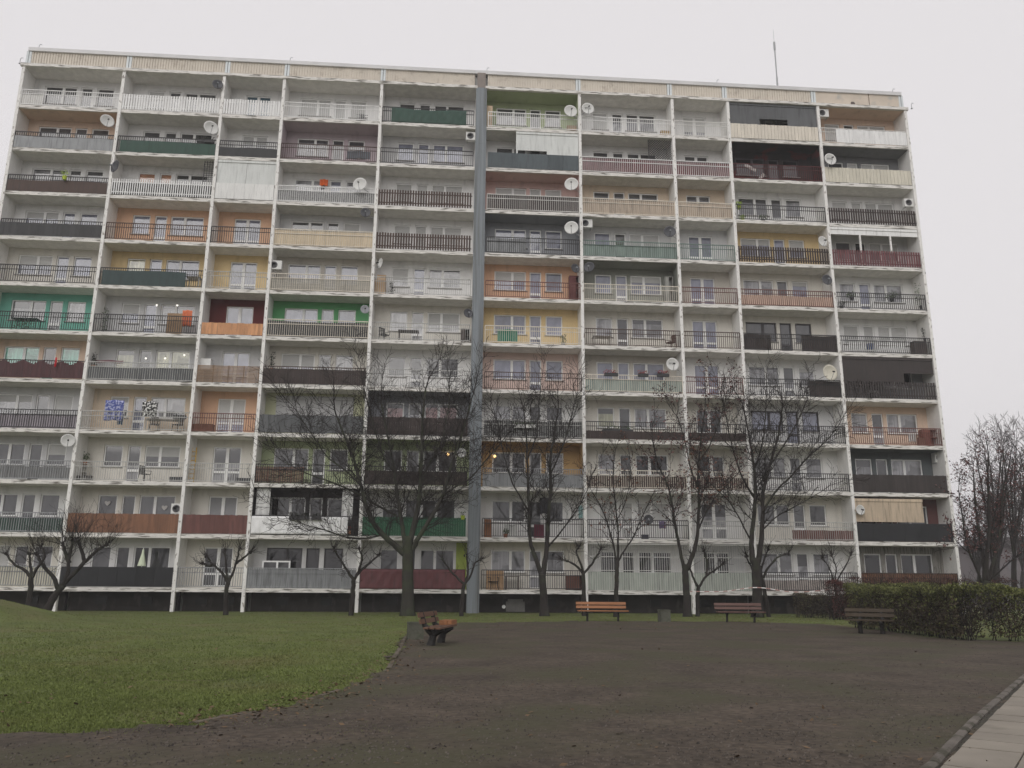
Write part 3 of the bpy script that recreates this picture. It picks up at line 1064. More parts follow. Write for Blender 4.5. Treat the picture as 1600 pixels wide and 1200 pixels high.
table(255, 668, 1.9, 'white topped table between the chairs on the sand coloured loggia')
chair(241, 668, (.045, .04, .036), 'dark wicker chair left of the table on the sand coloured loggia', .55, .5)
chair(278, 668, (.046, .04, .036), 'dark wicker chair right of the table on the sand coloured loggia', .55, -.5)
chair(225, 748, (.02, .02, .021), 'black plastic chair on the cream balcony below the table', .5, 1.2)
table(940, 533, 1.1, 'small pale table on the cream balcony with brown railing', (.45, .40, .36))
chair(1048, 534, (.11, .05, .04), 'brown reclining chair at the right of the cream balcony', .5, -1.2)
table(303, 443, .8, 'grey table behind the end of the dark teal screen', (.46, .46, .45), .45)
table(800, 918, .8, 'dark stool table on the ground floor balcony', (.12, .09, .08))
table(40, 512, 1.4, 'dark green garden table on the teal loggia', (.04, .09, .07), .5)
table(638, 530, 1.2, 'dark side table on the cream thin railed loggia', (.06, .05, .05))
chair(600, 530, (.025, .026, .03), 'black chair in the corner of the cream thin railed loggia', .6, .8)
chair(770, 918, (.021, .02, .02), 'black folding chair in front of the tan board', .3, .4)


def cloth(px, py, w, h, m_, label, name='hanging_cloth', cat='cloth', Y=.4, folds=5):
    p = AT(px, py, Y)
    mb = MB()
    ph = R.random() * 6
    mb.sheet(lambda u, v: ((u - .5) * w, .035 * math.sin(u * folds * 2 * PI / 2 + ph) * (1.2 - v), (v - .5) * h - .02 * math.sin(u * 9)), 40, 8, (0, .01, 0))
    o = mb.build(name, m_, None, True, p)
    tag(o, label, cat, 'cloths hanging on the balconies')
    return o


def patt(name, a, b, sc, lo=.45, hi=.5):
    return mat(name, a, .85, .05, 1, dirt=b, dlo=lo, dhi=hi, dscale=sc)


cloth(178, 641, 1.0, 1.15, patt('blue_flower_cloth', (.38, .40, .58), (.07, .09, .28), 9), 'blue patterned sheet hung to dry on the sand coloured loggia', Y=.1)
cloth(234, 639, .85, .85, patt('black_white_cloth', (.70, .70, .68), (.03, .03, .03), 9), 'black and white patterned cloth hung over the table', Y=.1)
cloth(506, 285, .5, .42, mat('orange_cloth', (.80, .17, .05), .8), 'small bright orange cloth at a window of the marbled balcony', Y=1.2)
cloth(793, 524, 1.2, .75, mat('green_cloth', (.03, .20, .13), .8), 'dark green cloth draped on the railing of the yellow loggia', Y=.2, folds=9)
cloth(292, 497, .55, .95, mat('orange_red_cloth', (.62, .17, .08), .8), 'orange red blanket hung over the wooden board', Y=.45, folds=7)
cloth(87, 566, .10, .55, mat('red_flag', (.50, .03, .04), .8), 'narrow red flag drooping in front of the teal blinds', 'flag', 'flag', -.15, 2)
cloth(170, 565, 1.6, .16, mat('maroon_awning', (.16, .08, .09), .8), 'maroon rolled awning along the pale grey loggia', 'awning', 'awning', .5, 3)
cloth(560, 242, 1.4, .5, mat('grey_blue_tarp', (.16, .18, .21), .7), 'blue grey tarpaulin slumped behind the brown railing of the mauve loggia', 'tarpaulin', 'tarpaulin', .16, 6)
cloth(188, 655, .3, .6, mat('blue_towel', (.04, .12, .22), .8), 'dark blue towel beside the blue patterned sheet', Y=.3)
cl_w = mat('white_curtain', (.62, .62, .61), .85, .08, 2)
cloth(411, 783, .75, 1.75, cl_w, 'white curtain at the left side of the black loggia above the white sheet', 'curtain', 'curtain', .3, 4)
cloth(543, 787, .6, 1.75, cl_w, 'white curtain at the right side of the black loggia above the white sheet', 'curtain', 'curtain', .3, 4)
cloth(1425, 684, .5, .45, cl_w, 'small white cloth over the railing of the peach loggia at the right end', Y=.2)
cloth(1035, 820, .4, .4, mat('violet_cloth', (.2, .15, .28), .8), 'small violet cloth on the low shuttered balcony', Y=.3)
cloth(850, 790, .5, .9, mat('black_cloth', (.03, .03, .035), .8), 'black garments drying on the low balcony behind the forked tree', Y=.6)
cloth(908, 800, .3, .7, mat('aqua_cloth', (.25, .38, .38), .8), 'pale aqua cloth in the right corner of the low balcony behind the forked tree', Y=.4)
for px, py, lab in ((168, 786, 'pale heart in the single window above the rust brown boards'), (257, 793, 'pale heart in the double window above the rust brown boards')):
    p = AT(px, py, D + .04)
    mb = MB()
    pts = [(.16 * math.sin(a) ** 3 * 1.0, (.13 * math.cos(a) - .05 * math.cos(2 * a) - .02 * math.cos(3 * a))) for a in [2 * PI * k / 24 for k in range(24)]]
    n0 = len(pts)
    mb.v = [(x, 0, z) for x, z in pts] + [(x, .012, z) for x, z in pts]
    mb.f = [tuple(range(n0)), tuple(range(2 * n0 - 1, n0 - 1, -1))] + [(k, n0 + k, n0 + (k + 1) % n0, (k + 1) % n0) for k in range(n0)]
    tag(mb.build('heart_ornament', mat('heart_white', (.5, .48, .47), .7), None, loc=p), lab, 'ornament', 'hearts in the windows')
# more parts of single loggias
zb = ztop(3)
a_ = BAYS[3][0]
MB().box(a_ + .7, a_ + 5.1, D - .06, D - .004, zb + .5, zb + 2.2).box(a_ + .66, a_ + 5.14, D - .12, D - .004, zb + 2.205, zb + 2.4).build('wide_shutter', mat('wide_shutter', (.42, .42, .42), .6, .06, 2, (.3, 1, 12)), blk, label='wide grey roller shutter')
a_, b_ = BAYS[4]
zb = ztop(0)
MB().box(b_ - .70, b_ - .10, D - .008, D - .002, zb, zb + 2.55).build('painted_patch', mat('lime_patch', (.38, .46, .10), .9), blk, label='lime green painted strip of wall')
a_, b_ = BAYS[9]
zb = ztop(7)
mb = MB()
for f in (.34, .67):
    x = a_ + (b_ - a_) * f
    mb.box(x - .05, x + .05, .10, .18, zb, zb + 2.1)
mb.build('glazing_post', edge_m, blk)
board = MB().box(-.45, .45, -.02, .02, 0, 1.35).build('wooden_board', mat('plywood', (.30, .20, .12), .8, .15), None, loc=spot(272, 515, .5))
tag(board, 'upright plywood board behind the black railing beside the orange red blanket', 'board')
fr = spot(431, 893, .6)
t = empty('spare_window', fr, 'white spare window frame leaning behind the grey ground floor railing', 'window')
MB().box(-.75, -.67, -.03, .03, .25, 1.45).box(.67, .75, -.03, .03, .25, 1.45).box(-.67, .67, -.03, .03, 1.37, 1.45).box(-.67, .67, -.03, .03, .25, .33).box(.0, .1, -.03, .03, .33, 1.37).build('frame', fr_w, t)
MB().box(-.67, .67, -.005, .01, .33, 1.37).build('pane', glassmat(*GL['d']), t)
# folded parasol
p = spot(218, 915, .35)
t = empty('folded_parasol', p, 'folded pale green parasol standing behind the black ground floor panel', 'parasol')
MB().tube([(0, 0, 0), (0, 0, 2.1)], .02, 6).build('pole', fr_w, t)
MB().lathe([(.02, 2.0), (.05, 1.95), (.07, 1.75), (.22, 1.12), (.2, 1.1), (.03, 1.2)], 9).build('canopy', mat('parasol_cloth', (.60, .66, .50), .8, .1), t)
# step ladder
p = spot(301, 748, .5)
t = empty('step_ladder', p, 'yellow step ladder leaning in the corner of the narrow cream balcony', 'ladder')
ym = mat('yellow_paint', (.52, .33, .05), .6)
for s in (-.16, .16):
    MB().tube([(s - .06, -.12, 0), (s * .7 - .1, .15, 2.0)], .03, 4).build('rail', ym, t)
mb = MB()
for k in range(1, 8):
    f = k / 8
    mb.bar((-.16 - .07, -.12 + .27 * f, 2 * f), (.14 - .08, -.12 + .27 * f, 2 * f), .022)
mb.build('rung', ym, t)


def trellis(px, py, w, h, label, Y=.35, diag=False):
    p = AT(px, py, Y)
    mb = MB()
    k = int(w / .14)
    if diag:
        for s in (-1, 1):
            for q in range(-6, int((w + h) / .16)):
                x0 = -w / 2 + q * .16
                pts = []
                for tt in (0, 1):
                    pass
                a, b = Vector((x0 - h * .5, .01 * s, -h / 2)), Vector((x0 + h * .5, .01 * s, h / 2))
                # clip to the frame
                lo, hi = 0.0, 1.0
                dx = b.x - a.x
                lo = max(lo, (-w / 2 - a.x) / dx)
                hi = min(hi, (w / 2 - a.x) / dx)
                if hi - lo > .05:
                    u, v = a.lerp(b, lo), a.lerp(b, hi)
                    if s < 0:
                        u.x, v.x = -u.x, -v.x
                    mb.bar(u, v, .014)
    else:
        for q in range(k + 1):
            x = -w / 2 + w * q / k
            mb.box(x - .012, x + .012, -.01, .01, -h / 2, h / 2)
        for q in range(int(h / .14) + 1):
            z = -h / 2 + .14 * q
            mb.box(-w / 2, w / 2, .0105, .025, z - .012, z + .012)
    mb.box(-w / 2 - .03, -w / 2, -.02, .03, -h / 2, h / 2).box(w / 2, w / 2 + .03, -.02, .03, -h / 2, h / 2)
    o = mb.build('trellis', mat('trellis_dark', (.05, .05, .052), .7), None, loc=p)
    tag(o, label, 'trellis')


trellis(327, 268, .6, 1.9, 'dark square trellis at the right of the white barred balcony')
trellis(1033, 232, 1.6, 1.9, 'dark diagonal lattice above the maroon boarded balcony', diag=True)
mb = MB()
for q in range(8):
    mb.box(-.33 + q * .09, -.30 + q * .09, -.12, .12, .0, .62 if 1 < q < 6 else .2)
for z in (.05, .2, .35, .5):
    mb.box(-.35, .35, -.135, -.121, z, z + .03)
o = mb.build('shoe_rack', mat('rack_black', (.05, .05, .05), .6), None, loc=spot(566, 186, .4))
tag(o, 'black wire rack on the floor of the white railed top balcony', 'rack')
# debris of the burnt loggia
for a in ((1172, 262, .5, .8, 'upper scorched panel fallen behind the burnt loggia railing'), (1190, 276, -.9, .5, 'lower scorched panel on the burnt loggia floor')):
    p = AT(a[0], a[1], .5)
    o = MB().box(-a[3] / 2, a[3] / 2, -.03, .03, -.10, .10).box(-a[3] / 2, a[3] / 2, -.036, -.03, -.11, -.08).rot(Matrix.Rotation(a[2], 4, 'Y')).build(
        'broken_panel', mat('scorched', (.50, .47, .45), .8, .4, 3), None, loc=p)
    tag(o, a[4], 'broken panel')
# lit lamps
for px, py, lab in ((700, 710, 'warm lit lamp in the lime green loggia behind the big tree'), (773, 713, 'warm lit lamp in the ochre loggia right of the joint strip')):
    p = AT(px, py, D - .12)
    t = empty('wall_lamp', p, lab, 'lamp', 'lit lamps in the loggias')
    lm = bpy.data.materials.new('lamp_glow')
    lm.use_nodes = True
    b = lm.node_tree.nodes['Principled BSDF']
    b.inputs['Emission Color'].default_value = (1, .62, .22, 1)
    b.inputs['Emission Strength'].default_value = 3
    MB().lathe([(.02, -.06), (.08, -.02), (.06, .05), (.02, .08)], 10).build('lamp_shade', lm, t, True)
    MB().box(-.03, .03, .0, .11, .08, .11).build('bracket', blackm, t)
for px, py, lab in ((245, 477, 'small white ceiling light behind the balcony door by the plywood board'), (277, 477, 'white ceiling light seen in the window above the orange red blanket'),
                    (228, 560, 'white lamp at the balcony door above the dark grey screen'), (258, 560, 'white lamp at the left pane above the dark grey screen'),
                    (288, 555, 'white lamp at the right pane above the dark grey screen')):
    p = AT(px, py, D + .06)
    t = empty('hanging_lamp', p, lab, 'lamp', 'lit lamps in the loggias')
    lm = bpy.data.materials.get('lamp_white') or bpy.data.materials.new('lamp_white')
    lm.use_nodes = True
    b = lm.node_tree.nodes['Principled BSDF']
    b.inputs['Emission Color'].default_value = (1, .95, .85, 1)
    b.inputs['Emission Strength'].default_value = 1.1
    MB().lathe([(.01, -.06), (.055, -.03), (.055, .03), (.01, .06)], 9).build('globe', lm, t, True)
    MB().bar((0, 0, .06), (0, 0, .2), .006).build('cord', blackm, t)

# posts of the glazed loggia, concrete slab and pipe under the block, roof things
p = AT(806, 942, D - .1)
o = MB().box(-.55, .5, -.05, .05, 0, .55).box(-.45, .4, -.05, .05, .55, .68).build('concrete_slab', mat('old_concrete', (.16, .155, .15), .9, .2, 3, bump=.3), None, loc=(p.x, p.y, .05))
tag(o, 'grey concrete slab leaning on the plinth under the block', 'slab')
p = AT(787, 948, D - .1)
o = MB().lathe([(.07, 0), (.1, 0), (.1, .1), (.07, .1)], 14).rot(Matrix.Rotation(PI / 2, 4, 'X')).build('pipe_ring', fr_w, None, loc=p)
tag(o, 'small white pipe end in the dark plinth', 'pipe')
p0, p1 = AT(1215, 136, 4), AT(1213, 66, 4)
t = empty('roof_antenna', (p0.x, 4, Z0 + 11 * H + 1.1), 'tall thin antenna mast on the flat roof', 'antenna')
hh = p1.z - (Z0 + 11 * H + 1.1)
MB().tube([(0, 0, 0), (0, 0, hh * .55)], .06, 6).tube([(0, 0, hh * .55), (0, 0, hh * .93)], .045, 6).tube([(0, 0, hh * .9), (0, 0, hh)], .075, 6).build('mast', steel, t)
MB().tube([(0, 0, hh), (0, 0, hh + 1.0)], .012, 4).build('whip', steel, t)
mb = MB()
for an in (0, 2.1, 4.2):
    mb.bar((0, 0, hh * .38), (.35 * math.cos(an), .35 * math.sin(an), hh * .33), .02)
mb.build('stay', steel, t)
for px, py, lab in ((58, 74, 'short rod at the left end of the roof edge'), (452, 96, 'short rod on the roof edge left of the middle'),
                    (761, 113, 'short rod on the roof edge over the joint strip'), (1122, 132, 'short rod on the roof edge right of the middle'),
                    (1398, 146, 'short rod at the right end of the roof edge'), (38, 92, 'hooked rod at the left corner of the roof slab'), (1418, 162, 'hooked rod at the right corner of the roof slab')):
    low = px in (38, 1418)
    x = AT(px, py, .5).x
    z = (ZR + .0) if low else ZR + 1.40
    y = .1 if low else .7
    t = tag(MB().tube([(0, 0, 0), (0, 0, .32), (.06, 0, .42), (.16, 0, .40)], .02, 5).box(-.05, .05, -.05, .05, 0, .04).build('lightning_rod', steel, None, loc=(x, y, z)), lab, 'lightning rod', 'rods on the roof edge')


# ------------------------------------------------------------------ ground
def noise2(x, y):
    return math.sin(x * 1.3 + 2.1 * math.sin(y * .7)) * math.sin(y * 1.1 + 1.7 * math.sin(x * .6))


def ground_h(x, y):
    h = .95 * math.exp(-(((x + 19.6) / 3.0) ** 2 + ((y + 13) / 3.6) ** 2) )
    if -33 < y < -3 and x < -4.5:
        h += .012 * (noise2(x * .9, y * .9) + 1)
    return h


grass_m = mat('grass_ground', (.100, .122, .034), .95, .3, .8, dirt=(.128, .118, .05), dlo=.5, dhi=.72, dscale=.45, bump=.6)


def far_ground(mt):
    N, L = mt.node_tree.nodes, mt.node_tree.links
    tc = N.new('ShaderNodeTexCoord')
    mp = N.new('ShaderNodeVectorMath')
    mp.operation = 'DISTANCE'
    mp.inputs[1].default_value = (-2, -16, 0)
    L.new(tc.outputs['Object'], mp.inputs[0])
    mr = N.new('ShaderNodeMapRange')
    mr.inputs[1].default_value = 42
    mr.inputs[2].default_value = 60
    L.new(mp.outputs['Value'], mr.inputs[0])
    bs = N['Principled BSDF'].inputs['Base Color']
    mixn = N.new('ShaderNodeMix')
    mixn.data_type = 'RGBA'
    L.new(mr.outputs[0], mixn.inputs[0])
    L.new(bs.links[0].from_socket, mixn.inputs[6])
    mixn.inputs[7].default_value = (.16, .145, .13, 1)
    L.new(mixn.outputs[2], bs)


far_ground(grass_m)


def axis(lo, hi, step, far):
    a = []
    v, s = lo, step
    while v > -far:
        s *= 1.5
        v -= s
        a.append(v)
    a = a[::-1]
    k = int((hi - lo) / step)
    a += [lo + step * q for q in range(k + 1)]
    v, s = a[-1], step
    while v < far:
        s *= 1.5
        v += s
        a.append(v)
    return a


ax, ay = axis(-32, 20, .5, 1500), axis(-50, 6, .5, 1500)
mb = MB()
mb.v = [(x, y, ground_h(x, y)) for x in ax for y in ay]
ny = len(ay)
mb.f = [(i * ny + j, (i + 1) * ny + j, (i + 1) * ny + j + 1, i * ny + j + 1) for i in range(len(ax) - 1) for j in range(ny - 1)]
struct(mb.build('ground', grass_m, None, True))


def g2(px, py):
    p = GR(px, py)
    return (p.x, p.y)


left_edge = [(-16, -38.6), (-9, -37.9)] + [g2(*q) for q in ((0, 1148), (150, 1145), (300, 1131), (400, 1114), (480, 1095), (540, 1076), (605, 1049), (620, 1022), (633, 998), (650, 985), (690, 974))]
poly = left_edge + [g2(900, 971), g2(1130, 972), (13.9, -12.0), (13.55, -17.5), (13.1, -21.8), (14.6, -23.9), (18, -25.2),
                    (19, -30), (12.2, -28.6), *[(q[0] + .14, q[1] - .11) for q in (g2(1608, 1055), g2(1532, 1120), g2(1458, 1200), (1.0, -41.2))], (-3.5, -48), (-16, -48)]


def inside(x, y, P):
    c = False
    j = len(P) - 1
    for i in range(len(P)):
        xi, yi = P[i]
        xj, yj = P[j]
        if (yi > y) != (yj > y) and x < (xj - xi) * (y - yi) / (yj - yi) + xi:
            c = not c
        j = i
    return c


dirt_m = mat('trodden_earth', (.068, .053, .040), .95, .38, .9, dirt=(.060, .055, .032), dlo=.46, dhi=.62, dscale=.42, fine=(11, .38), bump=1.0)
st = .22
mb = MB()
idx = {}


def dv(i, j):
    if (i, j) not in idx:
        x, y = i * st, j * st
        idx[(i, j)] = len(mb.v)
        mb.v.append((x + R.uniform(-.07, .07), y + R.uniform(-.07, .07), .016 + .006 * noise2(x * 1.7, y * 2.1) + R.uniform(-.004, .004)))
    return idx[(i, j)]


for i in range(int(-16 / st), int(19 / st)):
    for j in range(int(-48 / st), int(-10 / st)):
        x, y = (i + .5) * st, (j + .5) * st
        if inside(x + .12 * noise2(x * 5, y * 4), y + .35 * noise2(x * 2.2 + 3, y * 3) * (1 if y > -20 else (.3 if x < -1 else 0)), poly):
            mb.f.append((dv(i, j), dv(i + 1, j), dv(i + 1, j + 1), dv(i, j + 1)))
struct(mb.build('dirt_court', dirt_m, None, True))

# kerbs
kerb_m = mat('kerb_concrete', (.13, .115, .10), .9, .3, 2.5, dirt=(.06, .055, .04), dlo=.5, dhi=.6, dscale=3, bump=.4)
kerb_l = mat('kerb_lawn', (.115, .095, .075), .95, .3, 2.5, dirt=(.06, .055, .03), dlo=.48, dhi=.6, dscale=3, bump=.4)


def kerb(pts, w, h, m_, seg, name, sink=(0, 0)):
    L = []
    for a, b in zip(pts, pts[1:]):
        n = max(1, round(math.dist(a, b) / .25))
        L += [(a[0] + (b[0] - a[0]) * k / n, a[1] + (b[1] - a[1]) * k / n) for k in range(n)]
    L.append(pts[-1])
    mb = MB()
    k = 0
    while k < len(L) - 1:
        e = min(k + seg, len(L) - 1)
        a, b = Vector((*L[k], 0)), Vector((*L[e], 0))
        d = (b - a).normalized()
        nn = Vector((-d.y, d.x, 0))
        hh = h + R.uniform(*sink) if sink != (0, 0) else h + R.uniform(-.006, .006)
        ox = nn * R.uniform(-.006, .006)
        a2, b2 = a + d * .006 + ox, b - d * .006 + ox
        prof = [(-w, -.05), (-w, hh * .7), (-w * .6, hh), (w * .6, hh), (w, hh * .7), (w, -.05)]
        i0 = len(mb.v)
        for p in (a2, a2.lerp(b2, .33), a2.lerp(b2, .66), b2):
            for u, z in prof:
                q = p + nn * (u + R.uniform(-.003, .003))
                mb.v.append((q.x, q.y, z + R.uniform(-.003, .003)))
        for s in range(3):
            for j in range(5):
                c = i0 + s * 6 + j
                mb.f.append((c, c + 1, c + 7, c + 6))
        mb.f.append(tuple(i0 + j for j in range(6)))
        mb.f.append(tuple(i0 + 18 + j for j in range(6))[::-1])
        k = e
    return struct(mb.build(name, m_))


kerb(left_edge[4:13], .045, .035, kerb_l, 4, 'kerb', (-.05, .03))
rk = [(15.5, -25.8 - .0), (12.2, -28.3), g2(1608, 1055), g2(1532, 1120), g2(1458, 1200), (1.0, -41.2)]
kerb(rk, .045, .055, kerb_m, 4, 'kerb')
# paved path on the right
pave_m = mat('paving_slab', (.24, .215, .18), .9, .16, 1.2, dirt=(.15, .135, .11), dlo=.55, dhi=.7, dscale=1.0, island=.05, bump=.25)
joint = mat('joint_soil', (.05, .045, .035), .95, .3)
a, b = Vector((*g2(1458, 1200), 0)), Vector((*g2(1608, 1055), 0))
t_ = (b - a).normalized()
n_ = Vector((t_.y, -t_.x, 0))
mb = MB()
bed = MB()
q0 = a + n_ * .07
c4 = [q0 + t_ * -4 - n_ * .1, q0 + t_ * 14 - n_ * .1, q0 + t_ * 14 + n_ * 3.0, q0 + t_ * -4 + n_ * 3.0]
bed.quad(*[(p.x, p.y, .018) for p in c4][::-1])
for r_ in range(-8, 28):
    for c_ in range(6):
        s0 = q0 + t_ * (r_ * .5 + (.25 if c_ % 2 else 0)) + n_ * (c_ * .5)
        z = .034 + R.uniform(-.003, .003)
        cc = [s0 + t_ * .008 + n_ * .008, s0 + t_ * .492 + n_ * .008, s0 + t_ * .492 + n_ * .492, s0 + t_ * .008 + n_ * .492]
        i0 = len(mb.v)
        tilt = [R.uniform(-.004, .004) for _ in range(4)]
        for k, p in enumerate(cc):
            mb.v.append((p.x, p.y, z + tilt[k]))
        for p in cc:
            mb.v.append((p.x, p.y, .0))
        mb.f += [(i0 + 3, i0 + 2, i0 + 1, i0)] + [(i0 + k, i0 + (k + 1) % 4, i0 + 4 + (k + 1) % 4, i0 + 4 + k) for k in range(4)]
struct(bed.build('paving_bed', joint))
struct(mb.build('pavement', pave_m))


def on_path(x, y):
    d = Vector((x, y, 0)) - a
    s, n = d.dot(t_), d.dot(n_)
    return -.2 < n < 3.2


# grass blades
blade_m = mat('grass_blade', (.122, .150, .040), .8, .22, .6, island=.2, dirt=(.155, .145, .060), dlo=.5, dhi=.72, dscale=.35)
mb = MB()
cnt = 0
camxy = Vector((CAM.x, CAM.y))
while cnt < 140000:
    # sample by screen row so that near grass is denser
    if R.random() < .86:
        px, py = R.uniform(-20, 700), 952 + (1150 - 952) * R.random() ** .8
    else:
        px, py = R.uniform(600, 1330), (R.uniform(953, 976) if R.random() < .75 else R.uniform(976, 1200))
    p = GR(px, py)
    if inside(p.x + R.gauss(0, .13), p.y + R.gauss(0, .13), poly):
        if R.random() > (.16 if noise2(p.x * .55 + 2, p.y * .45) > .45 else .012):
            continue
    elif noise2(p.x * 1.1 + 5, p.y * .9) > .72 and R.random() < .55:
        continue
    if p.y > 1.3:
        continue
    z = ground_h(p.x, p.y)
    dist = (Vector((p.x, p.y)) - camxy).length
    h = R.uniform(.010, .030)
    w = .0035 + .0005 * dist
    an = R.uniform(0, PI)
    dx, dy = math.cos(an) * w, math.sin(an) * w
    lx, ly = R.uniform(-.03, .03), R.uniform(-.03, .03)
    i0 = len(mb.v)
    mb.v += [(p.x - dx, p.y - dy, z - .005), (p.x + dx, p.y + dy, z - .005), (p.x + lx, p.y + ly, z + h)]
    mb.f.append((i0, i0 + 1, i0 + 2))
    cnt += 1
o = mb.build('grass', blade_m)
o['kind'] = 'stuff'
# grit and fallen leaves
mb = MB()
for _ in range(17000):
    px, py = R.uniform(0, 1620), 972 + 228 * R.random() ** 1.1
    p = GR(px, py)
    if not inside(p.x, p.y, poly):
        continue
    s = R.uniform(.004, .014) * (1 if R.random() < .97 else 1.6)
    i0 = len(mb.v)
    for k in range(5):
        an = k * 1.257 + R.random()
        mb.v.append((p.x + s * math.cos(an), p.y + s * math.sin(an), .016))
    mb.v.append((p.x + s * .2, p.y, .018 + s * .9))
    mb.f += [(i0 + k, i0 + (k + 1) % 5, i0 + 5) for k in range(5)]
o = mb.build('gravel', mat('grit', (.075, .064, .055), .9, .2, 3, island=.6))
o['kind'] = 'stuff'
mb = MB()
for _ in range(3000):
    if R.random() < .45:
        px, py = R.choice((637, 850, 962, 1072, 1185, 1120, 760)) + R.gauss(0, 45), R.uniform(953, 985)
    elif R.random() < .5:
        k = R.randrange(4, 12)
        q = left_edge[k]
        q2 = left_edge[k + 1] if k < 12 else q
        f = R.random()
        p = Vector((q[0] + (q2[0] - q[0]) * f + R.gauss(0, .3), q[1] + (q2[1] - q[1]) * f + R.gauss(0, .3), 0))
        px = None
    else:
        px, py = R.uniform(0, 1600), 975 + 225 * R.random()
        if R.random() < .6:
            continue
    if px is not None:
        p = GR(px, py)
    if p.y > 1.2:
        continue
    s = R.uniform(.018, .045)
    z = ground_h(p.x, p.y) + .025
    u = Vector((R.uniform(-1, 1), R.uniform(-1, 1), R.uniform(-.25, .35))).normalized() * s
    w = u.cross(Vector((R.uniform(-.4, .4), R.uniform(-.4, .4), 1))).normalized() * s * .6
    c = Vector((p.x, p.y, z))
    mb.quad(c - u, c + w, c + u, c - w)
o = mb.build('fallen_leaves', mat('dead_leaf', (.11, .073, .042), .8, .2, 3, island=.4))
o['kind'] = 'stuff'


# ------------------------------------------------------------------ trees
bark = mat('bark', (.026, .022, .020), .95, .3, 4, (1, 1, .3), dirt=(.034, .037, .024), dlo=.5, dhi=.65, dscale=2, bump=.6)
bark2 = mat('bark_trunk_moss', (.034, .032, .026), .95, .3, 4, (1, 1, .3), dirt=(.042, .048, .029), dlo=.45, dhi=.6, dscale=1.5, bump=.8)
twig_m = mat('twig', (.020, .016, .015), .95, .2, 3)
twig_g = mat('twig_far', (.10, .09, .09), .95, .2, 3)  # background twigs, distance haze paled into their colour
leaf_red = mat('red_leaf_withered', (.105, .048, .044), .85, .3, 3, island=.5)
leaf_rust = mat('rust_leaf_withered', (.13, .055, .034), .85, .3, 3, island=.5)


def smooth_line(P, sub=3, jit=.03):
    out = []
    n = len(P)
    for i in range(n - 1):
        p0, p1, p2, p3 = P[max(i - 1, 0)], P[i], P[i + 1], P[min(i + 2, n - 1)]
        for s in range(sub):
            t = s / sub
            q = .5 * ((2 * p1) + (p2 - p0) * t + (2 * p0 - 5 * p1 + 4 * p2 - p3) * t * t + (3 * p1 - p0 - 3 * p2 + p3) * t ** 3)
            if i + s > 0:
                q = q + Vector((R.uniform(-jit, jit), R.uniform(-jit, jit), 0))
            out.append(q)
    out.append(P[-1])
    return out


def rnd():
    return Vector((R.gauss(0, 1), R.gauss(0, 1), R.gauss(0, 1)))


def grow(mb, p, d, L, r, lev, up, tips, wig=.16, minr=.006, kids=.8):
    n = max(2, int(L / (.21, .19, .16)[min(lev, 2)]))
    pts, rad = [p.copy()], [r]
    st_ = L / n
    for k in range(n):
        d = (d + rnd() * wig + Vector((0, 0, up))).normalized()
        p = p + d * st_
        pts.append(p.copy())
        rad.append(max(minr, r * (1 - .75 * (k + 1) / n)))
        for _ in range((1 if R.random() < kids else 0) + (1 if lev == 0 and R.random() < kids - .35 else 0)):
            if lev > 1 or (lev and k < 1):
                break
            s = d.cross(rnd()).normalized()
            d2 = (d * R.uniform(.55, .95) + s * R.uniform(.5, .9)).normalized()
            grow(mb, p, d2, L * R.uniform(.32, .62) * (1 - .3 * k / n), max(minr, rad[-1] * .7), lev + 1, up, tips, wig, minr, kids)
    tips.append((pts[-1], d))
    if len(pts) > 2:
        tips.append((pts[-2], d))
    mb.tube(pts, rad, 4 if lev == 0 else 3, cap=False)


